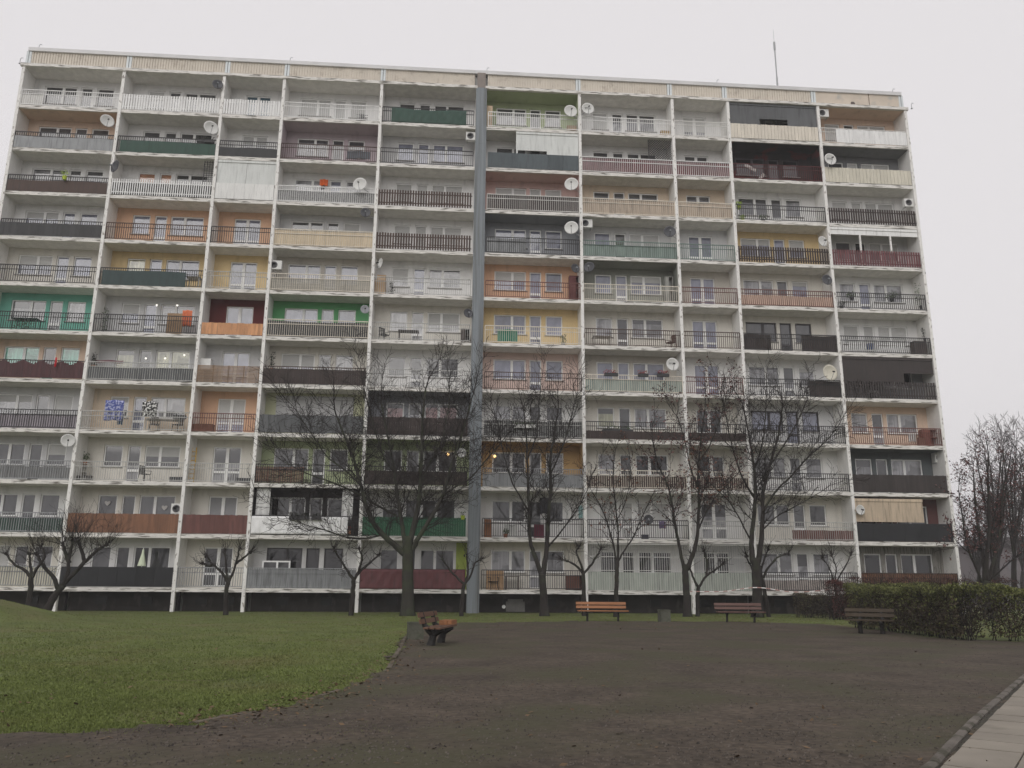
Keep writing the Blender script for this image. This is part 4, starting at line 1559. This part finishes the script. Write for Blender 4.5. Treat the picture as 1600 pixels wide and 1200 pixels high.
def tree(label, Y, limbs, Lb=1.8, step=.27, up=.05, base_z=-.1, leaves=None, nleaf=0, trunk_mat=None, tw=None, start=.25, spread=.75, group='bare trees in front of the block',
         name='bare_tree', minr=.0085, kids=.9, cat='tree', leafsel=None):
    p0 = AT(*limbs[0][0][0], Y)
    t = empty(name, (p0.x, Y, 0), label, cat, group)
    org = Vector((p0.x, Y, 0))
    tk, cr, tips = MB(), MB(), []
    for li, (pp, r0, r1, drift) in enumerate(limbs):
        n = len(pp)
        d0, d1 = drift if isinstance(drift, tuple) else (0, drift)
        P = [AT(x, y, Y + d0 + (d1 - d0) * (k / (n - 1))) - org for k, (x, y) in enumerate(pp)]
        if li == 0:
            P[0].z = base_z
        S = smooth_line(P, 4, .02 if li else .012)
        m_ = len(S)
        rad = [r0 + (r1 - r0) * (k / (m_ - 1)) ** .85 for k in range(m_)]
        if li == 0:
            for k in range(min(4, m_)):
                rad[k] *= 1 + .45 * (1 - k / 4) ** 2
        tk.tube(S, rad, 9 if r0 > .1 else 6, cap=True)
        # branches off this limb
        if li == 0 and len(limbs) > 1:
            continue
        acc = 0
        tot = sum((S[k + 1] - S[k]).length for k in range(m_ - 1))
        run = 0
        for k in range(m_ - 1):
            seg = S[k + 1] - S[k]
            run += seg.length
            f = run / tot
            acc += seg.length
            if f < start:
                acc = 0
                continue
            while acc > step:
                acc -= step
                tg = seg.normalized()
                s = tg.cross(rnd()).normalized()
                d = (tg * R.uniform(.5, 1.0) + s * R.uniform(.5, spread + .2) + Vector((0, 0, .15))).normalized()
                grow(cr, S[k] + seg * R.random(), d, Lb * R.uniform(.55, 1.1) * (1.05 - .3 * f), max(.014, rad[k] * .38) if rad[k] < .08 else .03, 0, up, tips, minr=minr, kids=kids)
        grow(cr, S[-1], (S[-1] - S[-3]).normalized(), Lb * 1.0, r1 * .9, 0, up, tips, wig=.1, minr=minr, kids=min(1, kids + .15))
    tk.build('trunk', trunk_mat or bark, t, True)
    cr.build('crown', tw or twig_m, t)
    if leaves and nleaf:
        lf = MB()
        pool = [q for q in tips if leafsel is None or leafsel(q[0] + org)]
        for _ in range(nleaf if pool else 0):
            p, d = R.choice(pool)
            tuft(lf, p + rnd() * .06 - Vector((0, 0, .05)), .05, .08, 1, .105)
        lf.build('withered_leaves', leaves, t)
    return t


# the big spreading tree
tree('largest bare tree with a thick mossy trunk spreading in front of the green boards', -4.5, [
    ([(637, 956), (637, 925), (637, 890), (637, 862), (638, 838)], .31, .25, 0),
    ([(633, 866), (615, 850), (597, 834), (580, 811), (571, 786), (563, 756), (554, 722), (542, 690), (525, 648)], .17, .04, -1.2),
    ([(634, 855), (630, 832), (626, 805), (620, 767), (616, 735), (611, 708), (604, 672), (596, 632)], .13, .035, 1.0),
    ([(639, 855), (645, 828), (653, 790), (657, 755), (659, 710), (660, 660), (665, 608)], .17, .04, .4),
    ([(644, 860), (655, 838), (675, 806), (694, 768), (707, 722), (724, 672), (737, 622)], .14, .035, -1.0),
    ([(690, 776), (712, 760), (738, 744), (765, 712), (783, 692)], .06, .022, (-.6, -1.5)),
    ([(597, 836), (570, 841), (540, 839), (508, 828), (480, 821), (455, 812)], .055, .016, (-.2, -1.6)),
    ([(620, 806), (590, 790), (560, 772), (522, 755), (480, 740), (445, 722)], .07, .02, (.4, -.6)),
    ([(563, 757), (540, 735), (510, 712), (480, 668), (462, 640)], .05, .018, (-.8, -1.8)),
    ([(657, 760), (668, 730), (690, 690), (700, 640), (703, 600)], .06, .02, (.1, 1.6)),
    ([(616, 737), (600, 715), (585, 670), (572, 620), (566, 590)], .055, .02, (.5, 1.8)),
], Lb=2.3, step=.24, trunk_mat=bark2, start=.12)
# forked tree right of the joint strip
tree('slim forked bare tree right of the grey joint strip', -4.0, [
    ([(851, 956), (849, 925), (847, 895)], .21, .17, 0),
    ([(847, 900), (836, 870), (829, 845), (827, 800), (825, 760), (823, 700), (820, 650)], .13, .03, -.5),
    ([(848, 900), (853, 868), (856, 820), (860, 770), (860, 720), (866, 680), (873, 632)], .15, .03, .6),
    ([(856, 855), (872, 836), (890, 812), (908, 785), (920, 760)], .05, .018, (.2, -1)),
    ([(827, 800), (812, 775), (797, 745), (785, 700), (778, 660)], .05, .018, (-.3, -1.2)),
    ([(860, 740), (878, 700), (893, 650), (902, 610)], .05, .018, (.4, 1.6)),
    ([(823, 720), (838, 680), (842, 640), (845, 600)], .04, .018, (-.3, .8)),
], Lb=1.9, step=.25)
# small tree behind the orange bench
tree('small bare tree with rusty leaves behind the orange bench', -5.0, [
    ([(963, 958), (963, 925), (964, 895), (965, 875)], .12, .095, 0),
    ([(964, 880), (958, 850), (948, 815), (938, 790), (926, 770)], .06, .02, -.5),
    ([(965, 880), (966, 845), (963, 800), (958, 755), (960, 715)], .065, .02, .4),
    ([(965, 880), (974, 862), (988, 842), (1000, 815), (1014, 785)], .055, .02, -.3),
    ([(963, 815), (975, 790), (983, 760), (985, 730)], .03, .015, (.3, .8)),
], Lb=1.3, step=.22, leaves=leaf_rust, nleaf=260, kids=.75)
# reddish tree
tree('reddish bare tree with withered leaves at the narrow column', -4.2, [
    ([(1074, 960), (1073, 930), (1071, 900), (1071, 882)], .19, .15, 0),
    ([(1069, 890), (1063, 862), (1055, 820), (1048, 775), (1040, 750), (1028, 725), (1020, 690)], .10, .025, -.8),
    ([(1073, 890), (1082, 868), (1090, 835), (1092, 780), (1091, 735), (1095, 690), (1100, 650)], .13, .03, .5),
    ([(1090, 830), (1104, 800), (1122, 772), (1148, 745)], .05, .018, (.3, -.9)),
    ([(1092, 765), (1080, 735), (1072, 700), (1062, 660), (1050, 640)], .05, .018, (.4, 1.2)),
    ([(1093, 720), (1112, 690), (1125, 655), (1135, 620)], .04, .018, (.4, -.6)),
], Lb=1.6, step=.24, leaves=leaf_red, nleaf=1900)
# thick tree at the right
tree('thick dark bare tree with many ascending limbs behind the purple brown bench', -4.6, [
    ([(1183, 958), (1183, 925), (1182, 895), (1181, 872)], .26, .22, 0),
    ([(1177, 880), (1174, 850), (1178, 810), (1180, 770), (1178, 730), (1172, 690), (1163, 645)], .15, .035, .8),
    ([(1184, 880), (1189, 845), (1192, 805), (1192, 770), (1205, 720), (1216, 680), (1222, 640)], .15, .035, -.5),
    ([(1192, 800), (1210, 770), (1235, 745), (1262, 715), (1290, 690), (1312, 662)], .07, .02, (-.4, -1.3)),
    ([(1180, 780), (1160, 745), (1145, 700), (1135, 655), (1128, 620)], .06, .02, (.6, -.6)),
    ([(1176, 850), (1158, 815), (1140, 785), (1120, 765), (1102, 748)], .05, .018, (.3, -1.4)),
    ([(1205, 725), (1228, 690), (1250, 650), (1262, 620)], .05, .02, (-.4, .9)),
    ([(1178, 735), (1192, 690), (1196, 640), (1198, 605)], .05, .02, (.7, 1.8)),
    ([(1190, 830), (1215, 806), (1245, 790), (1280, 770)], .045, .018, (-.2, -1.2)),
], Lb=1.9, step=.23, leaves=leaf_rust, nleaf=320, leafsel=lambda q: q.x < 12.2)


def pollard(label, Y, limbs, r=.13, name='pollarded_tree', Lt=.55, nt=16, grp='small pollarded trees along the block', up=.22):
    p0 = AT(*limbs[0][0], Y)
    t = empty(name, (p0.x, Y, 0), label, 'tree', grp)
    org = Vector((p0.x, Y, 0))
    tk, cr, tips = MB(), MB(), []
    for li, pp in enumerate(limbs):
        P = [AT(x, y, Y + (R.uniform(-.5, .5) * k / len(pp) if li else 0)) - org for k, (x, y) in enumerate(pp)]
        if li == 0:
            P[0].z = -.1
        S = smooth_line(P, 4, .025)
        r0, r1 = (r, r * .75) if li == 0 else (r * .55, r * .28)
        n = len(S)
        rad = [(r0 + (r1 - r0) * k / (n - 1)) * R.uniform(.92, 1.1) for k in range(n)]
        tk.tube(S, rad, 7)
        if li == 0:
            continue
        for k in range(n):
            f = k / (n - 1)
            if f > .35:
                for _ in range(2 if f < .95 else nt):
                    d = ((S[k] - S[max(0, k - 2)]).normalized() * .6 + rnd() * .55 + Vector((0, 0, .3))).normalized()
                    grow(cr, S[k], d, Lt * R.uniform(.5, 1.3), .014, 1, up * .5, tips, wig=.22, minr=.006, kids=.55)
        # knobbly head
        for _ in range(3):
            c = S[-1] + rnd() * .04
            tk.tube([c - Vector((0, 0, .06)), c, c + Vector((0, 0, .07))], [.02, r1 * 1.5, .02], 6)
    tk.build('trunk', bark, t, True)
    cr.build('crown', twig_m, t)


pollard('pollarded tree in front of the narrow ground floor railing', -4.5, [
    [(353, 956), (354, 930), (356, 908)], [(355, 910), (346, 894), (333, 882), (322, 868)], [(356, 910), (353, 888), (352, 862)], [(357, 910), (365, 893), (371, 872), (374, 858)],
    [(369, 880), (380, 872), (392, 862)], [(333, 882), (326, 884), (317, 880)]])
pollard('Y shaped pollarded tree left of the big tree', -4.5, [
    [(548, 958), (551, 930), (553, 904)], [(552, 905), (541, 890), (533, 876), (522, 858)], [(554, 905), (562, 888), (566, 870), (561, 858)], [(556, 900), (570, 886), (582, 876), (592, 868)]])
pollard('small pollarded tree beside the joint strip', -4.8, [
    [(721, 957), (723, 930), (726, 910)], [(725, 912), (712, 900), (700, 887), (691, 872)], [(727, 912), (736, 897), (742, 880), (752, 874)], [(728, 908), (731, 890), (729, 868)]], .11)
pollard('pollarded tree by the ground floor sideboard', -3.8, [
    [(913, 955), (912, 925), (911, 893)], [(910, 895), (900, 884), (888, 877), (877, 874)], [(911, 895), (906, 878), (900, 862), (905, 855)], [(913, 895), (924, 882), (933, 868), (938, 858)]], .12)
pollard('pollarded tree in front of the narrow security grille', -3.8, [
    [(1089, 956), (1090, 932), (1091, 914)], [(1089, 916), (1082, 900), (1077, 882), (1080, 866)], [(1093, 916), (1104, 900), (1118, 890), (1130, 880)], [(1104, 900), (1105, 880), (1100, 862)]], .12)
pollard('leaning pollarded tree close behind the thick dark tree', -4.0, [
    [(1201, 956), (1196, 930), (1191, 905)], [(1191, 906), (1200, 888), (1214, 872), (1232, 864)], [(1190, 906), (1190, 885), (1200, 860)], [(1190, 904), (1176, 890), (1166, 868)]], .12)
pollard('pollarded tree at the far left behind the grass mound', -5.5, [
    [(43, 960), (47, 925), (49, 900)], [(48, 902), (38, 890), (22, 882), (10, 866)], [(49, 902), (48, 885), (46, 866)], [(50, 902), (60, 885), (70, 868), (64, 855)]], .14)
pollard('leaning pollarded tree with upright shoots over the black ground floor panel', -5.0, [
    [(71, 955), (84, 934), (99, 914)], [(99, 914), (106, 895), (109, 870), (114, 845)], [(100, 912), (118, 893), (136, 875), (155, 858), (168, 850)], [(92, 922), (82, 900), (66, 882), (58, 866)],
    [(109, 880), (102, 862), (98, 850)], [(132, 880), (128, 862), (122, 846)]], .19, Lt=1.5, nt=14, up=.35)
pollard('knotty shrub tree in front of the pink grey ground floor screen', -5.5, [
    [(1306, 958), (1306, 930), (1304, 908)], [(1304, 910), (1297, 890), (1286, 872)], [(1305, 910), (1306, 888), (1300, 868)], [(1306, 910), (1318, 890), (1330, 866)]], .08)

# trees at the right end
RT = 'trees beyond the right end of the block'
tree('many stemmed tree with dark red leaves above the hedge at the right end', -6.5, [
    ([(1541, 940), (1541, 925), (1541, 908)], .20, .18, 0),
    ([(1534, 910), (1524, 885), (1516, 866), (1509, 840), (1502, 800), (1498, 765)], .07, .022, -.4),
    ([(1538, 908), (1537, 880), (1533, 850), (1527, 815), (1523, 775), (1521, 740)], .11, .028, .5),
    ([(1541, 908), (1542, 870), (1545, 830), (1545, 790), (1543, 745), (1545, 715)], .12, .03, -.3),
    ([(1544, 908), (1551, 880), (1561, 848), (1564, 805), (1568, 765), (1572, 735)], .10, .028, .6),
    ([(1547, 905), (1565, 890), (1585, 872), (1612, 852)], .055, .02, -.8),
    ([(1551, 880), (1548, 850), (1556, 800), (1582, 760), (1592, 735)], .06, .02, (.3, 1)),
    ([(1516, 866), (1504, 855), (1494, 845)], .035, .018, -.5),
], Lb=1.25, step=.30, up=.02, leaves=leaf_red, nleaf=2300, group=RT, name='red_leaved_tree', start=.2)
for (px, top, Y, lab, red) in ((1555, 660, 9, 'tall grey bare tree rising behind the red leaved one', 0), (1585, 650, 13, 'tall pale bare tree with upright twigs at the right edge', 0),
                               (1618, 690, 5, 'bare tree cut by the right edge of the view', 500), (1640, 640, 20, 'far bare tree just past the right edge', 0),
                               (1530, 790, 34, 'low dense tree far behind the block corner', 300), (1560, 740, 28, 'dense twiggy tree in the haze behind the right end', 300),
                               (1598, 760, 40, 'faint dense tree in the far background at right', 200)):
    base = AT(px, 925, Y)
    w = 18 if Y < 25 else 15
    hgt = 925 - top
    L = [([(px, 940), (px - 1, 925 - hgt * .1), (px, 925 - hgt * .2)], .2, .17, 0)]
    for k in range(6):
        f = (k - 2.5) / 2.5
        L.append(([(px, 925 - hgt * (.2 + .04 * (k % 3))), (px + f * w * .6, 925 - hgt * .42), (px + f * w * 1.1 + R.uniform(-4, 4), 925 - hgt * .62), (px + f * w * 1.5 + R.uniform(-6, 6), 925 - hgt * R.uniform(.74, .86))],
                  .10, .03, R.uniform(-1.8, 1.8)))
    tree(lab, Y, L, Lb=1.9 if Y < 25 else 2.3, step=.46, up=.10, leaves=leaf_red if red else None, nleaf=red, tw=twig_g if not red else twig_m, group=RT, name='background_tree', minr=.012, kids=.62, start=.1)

# ------------------------------------------------------------------ hedges and shrubs
hl_g = mat('hedge_leaf_green', (.120, .130, .044), .8, .3, 2, island=.5)
hl_b = mat('hedge_leaf_brown', (.066, .052, .034), .85, .3, 2, island=.45)
hl_r = mat('hedge_leaf_red', (.075, .028, .024), .85, .3, 2, island=.45)


def hedge(label, a, b, hw, h, nl, green=.5, name='hedge', redd=False, cat='hedge', gaps=(), nstem=60):
    a, b = Vector((*a, 0)), Vector((*b, 0))
    d = (b - a)
    L = d.length
    d = d / L
    nn = Vector((-d.y, d.x, 0))
    t = empty(name, (a + b) / 2, label, cat)
    org = (a + b) / 2
    st_, tw, G, B = MB(), MB(), MB(), MB()
    tips = []
    for _ in range(nstem):
        s = R.uniform(0, L)
        if any(g0 < s < g1 for g0, g1 in gaps):
            continue
        p = a + d * s + nn * R.uniform(-hw * .5, hw * .5) - org
        grow(tw, p, Vector((R.uniform(-.3, .3), R.uniform(-.3, .3), 1)).normalized(), h * R.uniform(.75, .95), .016, 0, .05, tips, wig=.13, minr=.004, kids=.9)
    for k in range(nl):
        s = R.uniform(0, L)
        lump = .93 + .05 * math.sin(s * 2.3 + 1) + .035 * math.sin(s * 6.1) + R.uniform(-.05, .05)
        if any(g0 < s < g1 for g0, g1 in gaps):
            if R.random() < .93:
                continue
        hz = h * lump
        # leaves sit on the shell: faces and top
        face = R.random()
        if face < .34:
            z, o_ = hz - abs(R.gauss(0, .05)), R.uniform(-hw, hw)
        else:
            z = hz * (1 - R.random() ** 1.25 * .93)
            o_ = R.choice((-1, 1)) * (hw * (.88 + .16 * noise2(s * 3.3, z * 4)) - abs(R.gauss(0, .08))) * (1 if z > .4 else .75)
            if R.random() < .2:
                o_ = R.uniform(-hw, hw)
        p = a + d * s + nn * o_ + Vector((0, 0, z)) - org
        f = z / hz
        isg = R.random() < green * (0.16 + 1.3 * max(0, f - .55) * 1.5)
        u = rnd().normalized() * R.uniform(.025, .05)
        w = u.cross(rnd()).normalized() * R.uniform(.014, .028)
        (G if isg else B).quad(p - u, p + w, p + u, p - w)
    tw.build('stems', twig_m, t)
    if G.v:
        G.build('green_leaves', hl_g, t)
    B.build('brown_leaves', hl_r if redd else hl_b, t)


lf0, lf1 = GR(1322, 980), GR(1500, 1003)
hedge('long clipped hedge behind the dark bench, green topped and brown below', (lf0.x + .5, lf0.y), (lf1.x + .55, lf1.y + .2), .5, 1.56, 38000, 1.0, gaps=((20, 21),), nstem=110)
hedge('clipped hedge at the right edge of the view, green topped', (14.2, -22.75), (18.5, -24.4), .5, 1.52, 21000, 1.0, nstem=50)
d0, d1 = GR(1248, 965), GR(1320, 968)
hedge('low dark brown hedge under the ground floor balconies', (d0.x, d0.y + .3), (d1.x + 1.5, d1.y + .3), .45, 1.15, 9000, .15)
rs = GR(1308, 968)
hedge('reddish twiggy shrub between the dark hedge and the long hedge', (rs.x - .5, rs.y - .4), (rs.x + .5, rs.y - .4), .45, 1.75, 2200, .0, 'shrub', True, 'shrub', nstem=26)
hedge('row of reddish bushes along the railing behind the long hedge', (19.5, -3.2), (28.5, -3.4), .5, 2.0, 5200, .05, 'shrub_row', True, 'shrub', nstem=60)


# ------------------------------------------------------------------ benches, bins, tape
wood_o = mat('bench_orange_wood', (.26, .115, .05), .6, .2, 3, (.4, 3, 3), island=.15)
wood_p = mat('bench_purple_wood', (.105, .058, .048), .6, .2, 3, (.4, 3, 3), island=.15)
wood_d = mat('bench_shaded_dark_wood', (.045, .032, .020), .7, .25, 3, (.4, 3, 3), island=.15)  # dark wood, darkened further for the shadow on this bench
wood_b = mat('bench_brown_wood', (.115, .062, .040), .7, .25, 3, (.4, 3, 3), island=.2)
iron = mat('bench_iron', (.018, .016, .015), .6, .2)


def bench(px, py, rz, wood, label, L=2.05, legw=.05, off=(0, 0)):
    p = GR(px, py)
    t = empty('park_bench', (p.x + off[0], p.y + off[1], .012), label, 'bench', 'park benches round the dirt court', rz)
    mb = MB()
    for k in range(3):
        mb.box(-L / 2, L / 2, -.28 + k * .15, -.155 + k * .15, .405, .445)
    mb.build('seat', wood, t)
    mb = MB()
    for k in range(2):
        z0 = .52 + k * .15
        y0 = .20 + k * .045
        q = MB().box(-L / 2 - .04, L / 2 - .05, -.02, .02, 0, .115)
        q.rot(Matrix.Translation((0, y0, z0)) @ Matrix.Rotation(-.3, 4, 'X'))
        i0 = len(mb.v)
        mb.v += q.v
        mb.f += [tuple(i + i0 for i in f) for f in q.f]
    mb.build('backrest', wood, t)
    for s in (-1, 1):
        x = s * (L / 2 - .42)
        lg = MB()
        # side frame: one bent iron strap
        lg.tube([(x, .05, 0), (x, .02, .12), (x, -.02, .28), (x, -.2, .385), (x, -.27, .395)], [legw * 1.2, legw, legw, legw * .8, legw * .6], 6)
        lg.tube([(x, -.02, .26), (x, .12, .38), (x, .215, .48), (x, .30, .80)], [legw, legw * .9, legw * .7, legw * .5], 6)
        lg.build('leg', iron, t)
    return t


bench(942, 971, -.06, wood_o, 'orange brown park bench on the grass edge in the middle', 2.15, .045)
bench(1158, 973, -.07, wood_p, 'purple brown park bench in front of the thick dark tree', 2.0, .045)
bench(1362, 991, -.62, wood_d, 'dark shaded park bench against the long hedge', 1.5, .075)
bench(678, 1011, PI / 2 - .22, wood_b, 'brown park bench seen end on beside the concrete bin', 1.9, .095, (.08, .75))
bb = GR(678, 1011)
t = empty('plank_bundle', (bb.x + .33, bb.y + 1.55, .458), 'short bundle of three orange planks lying on the end on bench', 'planks', rz=-.25)
for k in range(3):
    MB().box(-.16 + k * .11, -.06 + k * .11, -.3, .3, 0, .11).build('plank', wood_o, t)


def bin_(px, py, s, h, label):
    p = GR(px, py)
    t = empty('concrete_bin', (p.x, p.y + s / 2, 0), label, 'litter bin', 'square concrete litter bins', .12)
    m_ = mat('bin_concrete', (.095, .095, .075), .9, .25, 3, dirt=(.06, .066, .045), dlo=.5, dhi=.65, dscale=4, bump=.4)
    mb = MB()
    w = .05
    b, c = s / 2 * .92, s / 2
    for sx, sy in ((1, 0), (-1, 0), (0, 1), (0, -1)):
        if sx:
            mb.box(*sorted((sx * (c - w), sx * c)), -c, c, 0, h)
        else:
            mb.box(-c + w, c - w, *sorted((sy * (c - w), sy * c)), 0, h)
    mb.build('shell', m_, t)
    MB().box(-c - .015, c + .015, -c - .015, -c + .05, h, h + .04).box(-c - .015, c + .015, c - .05, c + .015, h, h + .04).box(-c - .015, -c + .05, -c + .05, c - .05, h, h + .04).box(c - .05, c + .015, -c + .05, c - .05, h, h + .04).build('rim', m_, t)
    MB().box(-c + w, c - w, -c + w, c - w, .05, h * .7).build('liner', mat('bin_liner', (.015, .015, .015), .6), t)


bin_(648, 1000, .42, .42, 'square mossy concrete bin left of the end on bench')
bin_(1040, 972, .42, .46, 'square concrete bin between the two benches by the block')
# striped barrier tape
P = [AT(1078, 924, -3.9), AT(1130, 924, -4.3), AT(1183, 918, -4.95), AT(1240, 925, -5.2), AT(1300, 921, -5.55)]
S = smooth_line(P, 8, .0)
mw, mr = MB(), MB()
for k in range(len(S) - 1):
    q = mw if k % 2 else mr
    up = Vector((0, .006, .022))
    th = Vector((0, .006, 0))
    aa, b2 = S[k], S[k + 1]
    q.quad(aa - up, b2 - up, b2 + up, aa + up)
    q.quad(aa - up + th, aa + up + th, b2 + up + th, b2 - up + th)
t = empty('barrier_tape', (P[0].x, P[0].y, 0), 'red and white barrier tape strung between the trees', 'tape')
inv = -Vector((P[0].x, P[0].y, 0))
for q, nm, m_ in ((mw, 'white_stripes', mat('tape_white', (.6, .58, .56), .5)), (mr, 'red_stripes', mat('tape_red', (.30, .17, .15), .5))):
    q.v = [tuple(Vector(v) + inv) for v in q.v]
    q.build(nm, m_, t)

# ------------------------------------------------------------------ far buildings at the right
far_m = mat('far_render', (.15, .135, .138), .9, .12, .3)  # mauve grey wall with distance haze mixed into the colour
p = AT(1562, 916, 62)
t = empty('distant_building', (p.x, 62, 0), 'dull mauve grey building far away behind the right hand trees', 'building')
MB().box(0, 60, 0, 12, 0, 7.0).build('wall', far_m, t)
MB().box(-.5, 60.5, -.5, 12.5, 7.0, 7.4).box(2, 58, 2, 10, 7.4, 8.4).build('roof', mat('far_roof', (.10, .09, .092), .9), t)
for f in range(2):
    for k in range(16):
        MB().box(1.5 + k * 3.6, 2.9 + k * 3.6, -.05, .02, 1.0 + f * 2.9, 2.4 + f * 2.9).build('window', mat('far_window', (.15, .145, .15), .3), t)
p = AT(1572, 885, 52)
t = empty('distant_shed', (p.x, 52, 0), 'small pale grey shed far away behind the right hand trees', 'shed')
MB().box(-3, 9, 0, 5, 0, 2.4).build('wall', mat('shed_wall', (.2, .2, .2), .9), t)
MB().box(-3.2, 9.2, -.3, 5.3, 2.4, 2.6).build('roof', mat('shed_roof', (.12, .12, .125), .8), t)
MB().box(2, 4.4, -.06, -.01, .1, 2.1).build('door', mat('shed_door', (.09, .09, .095), .6), t)

# ------------------------------------------------------------------ distance haze, added partly to stand in for lens veil
hz = bpy.data.materials.new('haze_veil')
hz.use_nodes = True
hn, hl = hz.node_tree.nodes, hz.node_tree.links
hn.clear()
ho = hn.new('ShaderNodeOutputMaterial')
hv = hn.new('ShaderNodeVolumePrincipled')
hv.inputs['Color'].default_value = (.93, .92, .93, 1)
hv.inputs['Density'].default_value = .001
hl.new(hv.outputs[0], ho.inputs['Volume'])
o = MB().box(-1700, 1700, -1650, 1700, -1.0, 60).build('haze', hz)
o['kind'] = 'stuff'
